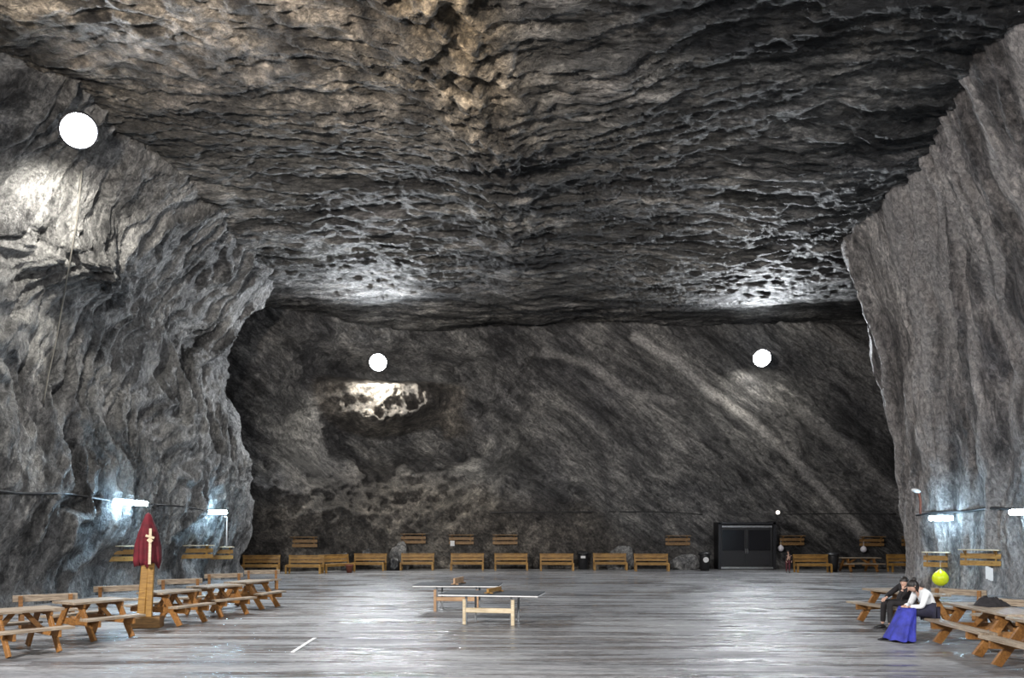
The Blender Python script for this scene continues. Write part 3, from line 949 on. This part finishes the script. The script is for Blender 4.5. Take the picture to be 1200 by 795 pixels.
for v in cl.data.vertices:
    if v.co.z < 1.43:
        a = math.atan2(v.co.y, v.co.x - 0.04)
        v.co.z += 0.07 * math.sin(5 * a) + 0.05 * math.sin(11 * a + 1)
t = MB(); t.beam((0.13, -0.26, 1.40), (0.14, -0.21, 2.18), 0.055, 0.03, up=(0, -1, 0))
t.box((0.14, -0.26, 2.0), (0.18, 0.03, 0.05), (0, R(18), 0)); t.box((0.14, -0.26, 1.92), (0.10, 0.03, 0.09), (0, R(45), 0))
t.build('front_ornament', M['pale_wood'], root)

# ---- balloons
def balloon(name, loc, r, mat, label, up, group=None):
    root = empty(name, loc, 0, label, 'balloon', group)
    t = MB(); t.lathe([(0.012, -r * 1.22), (0.03, -r * 1.16), (r * 0.28, -r * 1.02), (r * 0.66, -r * 0.74), (r * 0.92, -r * 0.34), (r, 0.05 * r), (r * 0.92, 0.42 * r), (r * 0.68, 0.74 * r), (r * 0.36, 0.94 * r), (0.008, r)], 24, Matrix.Rotation(PI, 4, 'X'))
    t.build('bladder', mat, root, True)
    t = MB(); t.tube([(0, 0, r * 1.15), (0, 0, r * 1.15 + up)], 0.008, 6); t.build('string', M['white'], root)
    return root
loc, n = hit(1102, 678, 'wall_right')
c = at_d(1102, 678, loc.y - 0.7)
balloon('balloon', c, 9.0 / F * c.y, M['yellow_rubber'], 'yellow balloon hanging below a coat rack on the right wall', 0.3)
for px, py, lab in ((915, 643, 'white balloon beside the right door post'), (1012, 644, 'white balloon above the picnic table at the back wall')):
    loc, n = hit(px, py, 'wall_back')
    c = at_d(px, py, loc.y - 0.45)
    balloon('balloon', c, 3.6 / F * c.y, M['white_rubber'], lab, 0.25, 'white balloons on the back wall')
# white papers under the right-hand rack
loc, n = hit(1163, 676, 'wall_right')
t = MB()
for k in range(3):
    t.box((0.07 * k - 0.07, -0.01 * k, -0.03 * k), (0.09, 0.004, 0.42), (R(4), 0, 0), ch=0.001)
o = t.build('paper_strip', M['white'])
o.location = loc + Vector((-0.35, -0.4, 0.15)); o.rotation_euler = (0, 0, R(-48))
tag(o, 'white paper strips hanging under the right wall coat rack', 'paper')
loc, n = hit(531, 637, 'wall_back')
t = MB(); t.box((0, 0, 0), (0.24, 0.012, 0.3), (R(6), 0, 0), ch=0.002)
o = t.build('paper_notice', M['white']); o.location = loc + Vector((0, -0.55, 0)); tag(o, 'small white paper pinned beside a coat rack on the back wall', 'paper')

# ---- bins, bag, pot, boulders
def make_bin(loc, label, disc):
    root = empty('litter_bin', loc, 0, label, 'bin', 'black bins along the back wall')
    t = MB(); t.lathe([(0.22, 0.0), (0.24, 0.02), (0.29, 0.8), (0.30, 0.86)], 20); body = t.build('body', M['black'], root, True)
    t = MB(); t.lathe([(0.36, 0.86), (0.37, 0.90), (0.33, 0.97), (0.2, 1.01), (0.02, 1.02)], 20); t.build('lid', M['black'], root, True)
    if disc == 'round':
        t = MB(); t.lathe([(0.15, -0.285), (0.15, -0.255), (0.01, -0.25)], 18, Matrix.Translation((0, 0, 0.60)) @ Matrix.Rotation(R(90), 4, 'X') @ Matrix.Translation((0, 0, 0.54)))
        t.build('round_sticker', M['white'], body)
    if disc == 'square':
        t = MB(); t.box((-0.02, -0.29, 0.70), (0.26, 0.012, 0.13), ch=0.002); t.build('square_sticker', M['white'], body)
    return root
for px, py, dsc, lab in ((684, 668, 'square', 'black bin with a small square white label between two benches'), (828, 669.5, 'round', 'black bin with a round white label just left of the doors'), (977, 671, '', 'dark bin at the right end of the bench by the child')):
    q = at(px, py); make_bin((q.x + (0.12 if px > 900 else 0), q.y + 0.4, 0), lab, dsc)
def blob(name, loc, size, mat, label, cat, seed, group=None, rough=0.25, sub=4):
    bm = bmesh.new()
    bmesh.ops.create_icosphere(bm, subdivisions=sub, radius=1.0)
    co = np.array([v.co[:] for v in bm.verts])
    d = 1 + rough * 2.2 * fbm(co[:, 0] * 1.1, co[:, 1] * 1.1, co[:, 2] * 1.1, 4, seed)
    for v, k in zip(bm.verts, d):
        v.co = Vector((v.co.x * size[0] * k, v.co.y * size[1] * k, max(v.co.z * k, -0.55) * size[2]))
    zmin = min(v.co.z for v in bm.verts)
    for v in bm.verts:
        v.co.z -= zmin
    me = bpy.data.meshes.new(name); bm.to_mesh(me); bm.free()
    me.polygons.foreach_set('use_smooth', [True] * len(me.polygons))
    for an in ('vein', 'warm'):
        me.attributes.new(an, 'FLOAT', 'POINT')
    me.materials.append(mat)
    o = bpy.data.objects.new(name, me); o.location = loc; C.objects.link(o)
    return tag(o, label, cat, group)
q = at(460.5, 669); blob('rubbish_bag', (q.x, q.y + 0.2, 0), (0.36, 0.34, 0.44), M['black'], 'black rubbish bag slumped between two benches on the left', 'bag', 3, rough=0.35)
q = at(409.5, 671.5)
root = empty('flower_pot', (q.x, q.y, 0), 0, 'reddish brown pot at the left end of a bench', 'pot')
t = MB(); t.lathe([(0.13, 0), (0.19, 0.34), (0.22, 0.35), (0.22, 0.42), (0.19, 0.42), (0.17, 0.36), (0.01, 0.35)], 18); t.build('pot', M['terracotta'], root, True)
for i, (px, py, off, sz, lab) in enumerate((
    (402.5, 669.5, 0.45, (0.24, 0.28, 0.6), 'small grey boulder between the sideways bench and the terracotta pot'),
    (416, 669, 1.2, (0.7, 0.36, 1.0), 'tall grey boulder rising behind the bench next to the pot'),
    (464, 669, 1.25, (0.5, 0.36, 0.95), 'pale boulder standing behind the black rubbish bag'),
    (731, 669, 1.2, (0.8, 0.36, 0.85), 'rounded boulder behind the gap of the last two benches'),
    (806, 669, 0.9, (0.75, 0.42, 0.55), 'low boulder between the last bench and the round-label bin'))):
    q = at(px, py); blob('boulder', (q.x, q.y + off, 0), sz, M['boulder'], lab, 'rock', 20 + i, 'boulders at the foot of the back wall')
# pale strip on the floor
a, b = at(343, 765), at(369, 748.5)
t = MB(); t.beam(a + Vector((0, 0, 0.008)), b + Vector((0, 0, 0.008)), 0.07, 0.012)
tag(t.build('stripe', M['white']), 'white batten lying on the floor left of the ping pong tables', 'stripe')

# ------------------------------------------------------------------ people
def skin(name, nodes, edges, mat, parent=None, root=0, sub=2):
    """nodes: (x, y, z, r); grown with a Skin modifier round the joints"""
    me = bpy.data.meshes.new(name)
    me.from_pydata([n[:3] for n in nodes], edges, [])
    o = bpy.data.objects.new(name, me)
    C.objects.link(o)
    sm = o.modifiers.new('skin', 'SKIN'); sm.use_smooth_shade = True
    for i, n in enumerate(nodes):
        r = n[3]
        me.skin_vertices[0].data[i].radius = (r, r) if not isinstance(r, tuple) else r
        me.skin_vertices[0].data[i].use_root = (i == root)
    ss = o.modifiers.new('smooth', 'SUBSURF'); ss.levels = sub; ss.render_levels = sub
    dg = bpy.context.evaluated_depsgraph_get()
    ev = bpy.data.meshes.new_from_object(o.evaluated_get(dg))
    bpy.data.objects.remove(o)
    ev.name = name
    ev.materials.clear(); ev.materials.append(mat)
    ev.polygons.foreach_set('use_smooth', [True] * len(ev.polygons))
    o = bpy.data.objects.new(name, ev); C.objects.link(o)
    if parent:
        o.parent = parent
    return o

def join_meshes(dst, others):
    bm = bmesh.new(); bm.from_mesh(dst.data)
    for o in others:
        bm.from_mesh(o.data)
    bm.to_mesh(dst.data); bm.free()
    for o in others:
        bpy.data.objects.remove(o)
    dst.data.polygons.foreach_set('use_smooth', [True] * len(dst.data.polygons))

def hand(wrist, dirv, palm_n, curl=0.6, scale=1.0):
    """palm with four bent fingers and a thumb; returns a joined mesh object"""
    d = Vector(dirv).normalized(); n = Vector(palm_n); n = (n - d * n.dot(d)).normalized(); s = d.cross(n)
    w = Vector(wrist); k = scale
    nodes, edges = [], []
    def nd(p, r):
        nodes.append((p.x, p.y, p.z, r)); return len(nodes) - 1
    a = nd(w, 0.022 * k); b = nd(w + d * 0.045 * k, (0.032 * k)); c = nd(w + d * 0.085 * k, (0.03 * k))
    edges += [(a, b), (b, c)]
    palm = skin('palm', nodes, edges, M['skin'], None, 0, 1)
    parts = []
    for off, ln in ((-0.03, 0.070), (-0.01, 0.080), (0.01, 0.076), (0.03, 0.060)):
        p0 = w + d * 0.075 * k + s * off * k
        f1 = (d * math.cos(curl * 0.5) + n * math.sin(curl * 0.5)); f2 = (d * math.cos(curl * 1.3) + n * math.sin(curl * 1.3)); f3 = (d * math.cos(curl * 2) + n * math.sin(curl * 2))
        p1 = p0 + f1 * ln * 0.5 * k; p2 = p1 + f2 * ln * 0.35 * k; p3 = p2 + f3 * ln * 0.28 * k
        parts.append(skin('finger', [(*p0, 0.0095 * k), (*p1, 0.009 * k), (*p2, 0.0083 * k), (*p3, 0.0065 * k)], [(0, 1), (1, 2), (2, 3)], M['skin'], None, 0, 1))
    p0 = w + d * 0.02 * k - s * 0.022 * k; p1 = p0 + (d * 0.7 - s * 0.7 + n * 0.25) * 0.042 * k; p2 = p1 + (d * 0.9 - s * 0.2 + n * 0.4) * 0.035 * k
    parts.append(skin('thumb', [(*p0, 0.013 * k), (*p1, 0.011 * k), (*p2, 0.008 * k)], [(0, 1), (1, 2)], M['skin'], None, 0, 1))
    join_meshes(palm, parts)
    return palm

def head_mesh(c, look, up, k=1.0):
    """a shaped head with eye sockets, nose, mouth, chin and ears, facing look"""
    f = Vector(look).normalized(); u = Vector(up); u = (u - f * u.dot(f)).normalized(); s = f.cross(u)
    bm = bmesh.new(); bmesh.ops.create_icosphere(bm, subdivisions=4, radius=1.0)
    def g(x, y, z, cx, cy, cz, w):
        return math.exp(-((x - cx) ** 2 + (y - cy) ** 2 + (z - cz) ** 2) / (w * w))
    for v in bm.verts:
        x, y, z = v.co                                     # x side, y front, z up
        jaw = 1 - 0.32 * max(0, -z) ** 1.2
        X, Y, Z = x * 0.074 * jaw, y * 0.094 * (1 - 0.12 * max(0, -z)), z * 0.112
        fr = max(0, y)
        Y += 0.022 * g(x, y, z, 0, 0.98, -0.12, 0.17) + 0.012 * g(x, y, z, 0, 1.0, 0.08, 0.13)
        Y -= 0.010 * (g(x, y, z, 0.36, 0.9, 0.08, 0.17) + g(x, y, z, -0.36, 0.9, 0.08, 0.17))
        Y += 0.008 * g(x, y, z, 0, 0.85, -0.48, 0.20) + 0.012 * g(x, y, z, 0, 0.6, -0.85, 0.22) - 0.004 * g(x, y, z, 0, 0.8, -0.55, 0.08)
        X += 0.014 * (g(x, y, z, 1, -0.1, 0, 0.22) - g(x, y, z, -1, -0.1, 0, 0.22))
        v.co = Vector(c) + (s * X + f * Y + u * Z) * k
    me = bpy.data.meshes.new('head'); bm.to_mesh(me); bm.free()
    me.materials.append(M['skin'])
    o = bpy.data.objects.new('head', me); C.objects.link(o)
    return o, f, u, s

def hair_mesh(c, f, u, s, mat, parent, k=1.0, length=0.0, bun=False):
    bm = bmesh.new(); bmesh.ops.create_icosphere(bm, subdivisions=4, radius=1.0)
    rem = []
    for v in bm.verts:
        x, y, z = v.co
        X, Y, Z = x * 0.086, y * 0.105 - 0.008, z * 0.122 + 0.006
        line = 0.42 * max(0, y) * 1.4 - 0.55 * max(0, -y) - 0.1
        if z < line:
            Z = max(Z, line * 0.122)
            if y < 0.1:
                Z -= length * (line - z)
        w = 1 + 0.05 * math.sin(9 * math.atan2(x, y) + 7 * z)
        v.co = Vector(c) + (s * X * w + f * Y * w + u * Z) * k
    me = bpy.data.meshes.new('hair'); bm.to_mesh(me); bm.free()
    me.polygons.foreach_set('use_smooth', [True] * len(me.polygons))
    me.materials.append(mat)
    o = bpy.data.objects.new('hair', me); C.objects.link(o); o.parent = parent
    if bun:
        b2 = bmesh.new(); bmesh.ops.create_icosphere(b2, subdivisions=3, radius=0.045 * k)
        for v in b2.verts:
            v.co += Vector(c) + (f * -0.085 + u * 0.10) * k
        m2 = bpy.data.meshes.new('b'); b2.to_mesh(m2); b2.free()
        o2 = bpy.data.objects.new('b', m2); C.objects.link(o2); join_meshes(o, [o2])
    return o

def shoe(ankle, d, mat, parent, k=1.0):
    a = Vector(ankle); d = Vector((d[0], d[1], 0)).normalized(); s = Vector((-d.y, d.x, 0))
    t = MB()
    rings = [(-0.07, 0.030, 0.035), (-0.05, 0.042, 0.075), (0.0, 0.045, 0.10), (0.06, 0.046, 0.075), (0.12, 0.048, 0.055), (0.17, 0.040, 0.045), (0.195, 0.018, 0.03)]
    n = 12
    for (x, w, hh) in rings:
        for q in range(n):
            an = 2 * PI * q / n
            zz_ = 0.5 * hh * (1 + math.sin(an))
            t.v.append(tuple(Vector((a.x, a.y, 0.002)) + (d * x + s * w * math.cos(an)) * k + Vector((0, 0, zz_ * k))))
    for i in range(len(rings) - 1):
        for q in range(n):
            q2 = (q + 1) % n
            t.f.append((i * n + q, i * n + q2, (i + 1) * n + q2, (i + 1) * n + q))
    t.f.append(tuple(range(n))); t.f.append(tuple((len(rings) - 1) * n + q for q in range(n)))
    return t.build('shoe', mat, parent, True)

def figure(label, J, look, hup, top, legs, shoes, k=1.0, hair_len=0.0, bun=False, sleeve=True, hands=None, flare=1.0, extra=None, group=None, thigh_mat=None):
    """J: world positions of pelvis, waist, chest, neck, head, and shoulder/elbow/wrist, hip/knee/ankle for both sides"""
    def n(key, r):
        p = J[key]; return (p[0], p[1], p[2], r * k)
    nodes = [n('pelvis', 0.12), n('waist', 0.115), n('chest', 0.13), n('neck', 0.052), n('head', 0.05)]
    edges = [(0, 1), (1, 2), (2, 3), (3, 4)]
    for sd in ('l', 'r'):
        b = len(nodes)
        nodes += [n('sh_' + sd, 0.055), n('el_' + sd, 0.040), n('wr_' + sd, 0.026)]
        edges += [(2, b), (b, b + 1), (b + 1, b + 2)]
        b = len(nodes)
        nodes += [n('hip_' + sd, 0.085), n('kn_' + sd, 0.056), n('an_' + sd, 0.038)]
        edges += [(0, b), (b, b + 1), (b + 1, b + 2)]
    body = skin('person', nodes, edges, M['skin'])
    hd, f, u, s = head_mesh(J['head'], look, hup, k)
    hs = []
    for sd in ('l', 'r'):
        hdir, pn, curl = hands[sd]
        hs.append(hand(J['wr_' + sd], hdir, pn, curl, k))
    join_meshes(body, [hd] + hs)
    tag(body, label, 'person', group)
    # clothing follows the same joints a little wider
    nodes = [n('pelvis', 0.135), n('waist', 0.132), n('chest', 0.148), n('collar', 0.07)]
    edges = [(0, 1), (1, 2), (2, 3)]
    for sd in ('l', 'r'):
        b = len(nodes)
        w = Vector(J['el_' + sd]).lerp(Vector(J['wr_' + sd]), 0.9)
        nodes += [n('sh_' + sd, 0.072), n('el_' + sd, 0.056), (w.x, w.y, w.z, 0.038 * k)]
        edges += [(2, b), (b, b + 1), (b + 1, b + 2)]
    skin('shirt', nodes, edges, top, body)
    nodes = [n('pelvis', 0.142)]
    edges = []
    for sd in ('l', 'r'):
        b = len(nodes)
        a = Vector(J['kn_' + sd]).lerp(Vector(J['an_' + sd]), 0.93)
        mid = Vector(J['kn_' + sd]).lerp(Vector(J['an_' + sd]), 0.5)
        nodes += [n('hip_' + sd, 0.10), n('kn_' + sd, 0.076), (mid.x, mid.y, mid.z, 0.062 * k * flare), (a.x, a.y, max(a.z, 0.06 * k * flare), 0.054 * k * flare * flare)]
        edges += [(0, b), (b, b + 1), (b + 1, b + 2), (b + 2, b + 3)]
    skin('trousers', nodes, edges, legs, body)
    for sd in ('l', 'r'):
        shoe(J['an_' + sd], J['toe_' + sd], shoes, body, k)
    hair_mesh(J['head'], f, u, s, M['hair'], body, k, hair_len, bun)
    return body

# white-shirted person on the end of the second right-hand bench, facing the aisle, bent forward
d0 = 13.1 / 800 * F
def pp(px, py, dd=0.0):
    return at_d(px, py, d0 + dd)
A = {}
A['pelvis'] = pp(1091, 723.0); A['pelvis'].z = 0.575
A['waist'] = A['pelvis'] + Vector((-0.03, 0.01, 0.16))
A['chest'] = A['pelvis'] + Vector((-0.12, 0.02, 0.33))
A['collar'] = A['pelvis'] + Vector((-0.215, 0.02, 0.425))
A['neck'] = A['pelvis'] + Vector((-0.25, 0.02, 0.445))
A['head'] = A['pelvis'] + Vector((-0.335, 0.03, 0.485))
for sd, sy in (('l', -1), ('r', 1)):
    A['sh_' + sd] = A['chest'] + Vector((-0.06, 0.185 * sy, 0.045))
    A['el_' + sd] = A['chest'] + Vector((-0.16, 0.22 * sy, -0.22))
    A['wr_' + sd] = A['pelvis'] + Vector((-0.46, 0.08 * sy + 0.02, 0.10))
    A['hip_' + sd] = A['pelvis'] + Vector((-0.04, 0.095 * sy, -0.02))
A['kn_l'] = A['pelvis'] + Vector((-0.50, -0.10, 0.0)); A['an_l'] = Vector((A['kn_l'].x + 0.03, A['kn_l'].y - 0.04, 0.09))
A['kn_r'] = A['pelvis'] + Vector((-0.53, 0.16, 0.0)); A['an_r'] = Vector((A['kn_r'].x - 0.20, A['kn_r'].y + 0.05, 0.09))
A['toe_l'] = (-1, -0.35, 0); A['toe_r'] = (-1, -0.1, 0)
pa = figure('person in white shirt and long blue skirt bent forward on the bench end', A, (-0.85, 0.05, -0.52), (-0.5, 0, 0.85), M['shirt'], M['navy_cloth'], M['black'], 1.0, 0.25, True,
            hands={'l': ((-0.8, 0.25, -0.35), (0.2, 0.3, -0.9), 0.7), 'r': ((-0.8, -0.25, -0.35), (0.2, -0.3, -0.9), 0.7)}, flare=1.0)
# long blue skirt falling in folds from the knees
t = MB()
k1, k2 = A['kn_l'], A['kn_r']
rows = [(0.60, -0.10, 0.62), (0.665, 0.03, 0.8), (0.62, 0.10, 1.0), (0.5, 0.11, 1.05), (0.35, 0.115, 1.15), (0.2, 0.13, 1.3), (0.10, 0.15, 1.42), (0.045, 0.165, 1.5)]
nn = 48
cxy = (k1 + k2) / 2 + Vector((0.05, 0, 0))
foot = (A['an_l'] + A['an_r']) / 2 + Vector((-0.02, 0, 0))
for (z, rx_, wy_) in rows:
    tt = max(0, (0.62 - z) / 0.6)
    cc = cxy.lerp(foot, tt)
    for q in range(nn):
        an = 2 * PI * q / nn
        fold = 1 + 0.13 * tt ** 0.5 * math.sin(7 * an + 2 * tt) + 0.06 * tt * math.sin(13 * an)
        rx2 = 0.14 + 0.09 * tt
        t.v.append((cc.x + rx2 * math.cos(an) * fold - (0.07 if z > 0.61 else 0) * (0.5 - 0.5 * math.cos(an)) * 0, cc.y - 0.03 + 0.25 * wy_ * 0.95 * math.sin(an) * fold, z if z > 0.05 else z + 0.012 * math.sin(7 * an)))
for i in range(len(rows) - 1):
    for q in range(nn):
        q2 = (q + 1) % nn
        t.f.append((i * nn + q, i * nn + q2, (i + 1) * nn + q2, (i + 1) * nn + q))
t.f.append(tuple(range(nn)))
sk_ = t.build('skirt', M['blue_cloth'], pa, True)
# dark jacket tied round the hips and over the lap
nodes = [(*(A['pelvis'] + Vector((0.05, 0, 0.02))), 0.155), (*(A['pelvis'] + Vector((-0.12, -0.09, 0.03))), 0.125), (*(A['pelvis'] + Vector((-0.32, -0.11, 0.015))), 0.098), (*(A['pelvis'] + Vector((-0.12, 0.10, 0.03))), 0.12), (*(A['pelvis'] + Vector((-0.32, 0.13, 0.015))), 0.098)]
skin('jacket', nodes, [(0, 1), (1, 2), (0, 3), (3, 4)], M['navy_cloth'], pa)

# dark-clothed person beyond, on the end of the third bench, hand at the face
dB = 16.65
Bp = at_d(1065, 717, dB); Bp.z = 0.575
B = {'pelvis': Bp, 'waist': Bp + Vector((-0.03, -0.02, 0.17)), 'chest': Bp + Vector((-0.07, -0.06, 0.31)), 'collar': Bp + Vector((-0.12, -0.11, 0.375)), 'neck': Bp + Vector((-0.14, -0.13, 0.395)), 'head': Bp + Vector((-0.20, -0.20, 0.45))}
for sd, sy in (('l', -1), ('r', 1)):
    B['sh_' + sd] = B['chest'] + Vector((-0.05, 0.18 * sy, 0.045))
    B['hip_' + sd] = Bp + Vector((-0.04, 0.095 * sy, -0.02))
B['el_l'] = Bp + Vector((-0.36, -0.24, 0.10)); B['wr_l'] = Bp + Vector((-0.28, -0.29, 0.30))
B['el_r'] = Bp + Vector((-0.36, 0.20, 0.14)); B['wr_r'] = Bp + Vector((-0.46, 0.05, 0.10))
B['kn_l'] = Bp + Vector((-0.48, -0.13, 0.0)); B['an_l'] = Vector((Bp.x - 0.48, Bp.y - 0.17, 0.09))
B['kn_r'] = Bp + Vector((-0.48, 0.13, 0.0)); B['an_r'] = Vector((Bp.x - 0.52, Bp.y + 0.10, 0.09))
B['toe_l'] = (-1, -0.4, 0); B['toe_r'] = (-1, 0.0, 0)
figure('person in dark clothes leaning forward with a hand at the face', B, (-0.72, -0.62, -0.28), (-0.2, -0.1, 0.95), M['black_cloth'], M['black_cloth'], M['black'], 1.0, 0.03,
       hands={'l': ((0.25, 0.25, 0.75), (0.5, 0.5, 0.1), 0.5), 'r': ((-0.7, -0.35, -0.25), (0.1, 0.2, -0.9), 0.6)})

# child standing at the end of the bench right of the doors
q = at(924, 671.5)
kc = 0.68
Cp = Vector((q.x, q.y + 0.1, 0.60))
def cj(x, y, z):
    return Cp + Vector((x, y, z))
J = {'pelvis': Cp, 'waist': cj(0.02, -0.02, 0.12), 'chest': cj(0.03, -0.05, 0.26), 'collar': cj(0.01, -0.07, 0.36), 'neck': cj(0.0, -0.075, 0.385), 'head': cj(-0.02, -0.09, 0.475)}
for sd, sx in (('l', 1), ('r', -1)):
    J['sh_' + sd] = J['chest'] + Vector((0.125 * sx, 0, 0.03)); J['el_' + sd] = J['chest'] + Vector((0.17 * sx, -0.02, -0.15))
    J['wr_' + sd] = J['chest'] + Vector((0.14 * sx - 0.03, -0.12, -0.27))
    J['hip_' + sd] = Cp + Vector((0.065 * sx, 0, -0.02)); J['kn_' + sd] = Cp + Vector((0.075 * sx, -0.03, -0.30)); J['an_' + sd] = Vector((Cp.x + 0.08 * sx, Cp.y, 0.065))
    J['toe_' + sd] = (-0.2, -1, 0)
figure('child in dark jacket and reddish trousers standing by the bench near the doors', J, (-0.5, -0.8, -0.25), (0, 0, 1), M['black_cloth'], M['maroon_cloth'], M['black'], kc, 0.02,
       hands={'l': ((-0.2, -0.5, -0.7), (-0.8, 0, 0), 0.5), 'r': ((0.2, -0.5, -0.7), (0.8, 0, 0), 0.5)})

# black jacket heaped on the bench-side table
q = at_d(1153, 699, 15.2)
def heap(loc, label):
    t = MB()
    nx, ny = 40, 20
    x = np.linspace(-1, 1, nx)[:, None]; y = np.linspace(-1, 1, ny)[None, :]
    rr = np.clip(1 - (np.abs(x) ** 2.2 + np.abs(y) ** 2.4), 0, 1)
    hh = rr ** 0.6 * (0.13 + 0.16 * fbm(x * 2.2 + 0 * y, y * 2.2 + 0 * x, 0.5, 3, 77) + 0.05 * (x < 0)) 
    vs = [(x[i, 0] * 0.31, y[0, j] * 0.24, max(0, hh[i, j] * 0.8)) for i in range(nx) for j in range(ny)]
    fs = [(i * ny + j, (i + 1) * ny + j, (i + 1) * ny + j + 1, i * ny + j + 1) for i in range(nx - 1) for j in range(ny - 1)]
    t.add(vs, fs)
    o = t.build('jacket', M['black_cloth'], None, True)
    sd = o.modifiers.new('thick', 'SOLIDIFY'); sd.thickness = 0.012; sd.offset = 1
    o.location = loc
    tag(o, label, 'jacket')
    return o
_, c2, ang2 = tables['R2']
jl = Vector((c2.x, c2.y, 0)) + Matrix.Rotation(ang2, 3, 'Z') @ Vector((-0.40, 0.14, 0))
hp = heap((jl.x, jl.y, 0.76), 'black jacket heaped on the picnic table behind the white-shirted person')
hp.rotation_euler = (0, 0, R(15))

# ------------------------------------------------------------------ world and view
w = bpy.data.worlds.new('world'); scn.world = w
w.use_nodes = True
w.node_tree.nodes['Background'].inputs[0].default_value = (0.6, 0.62, 0.66, 1)
w.node_tree.nodes['Background'].inputs[1].default_value = 0.02
scn.view_settings.view_transform = 'Standard'
scn.view_settings.look = 'None'
scn.view_settings.gamma = 1
scn.view_settings.exposure = 0.28
scn.view_settings.use_curve_mapping = False
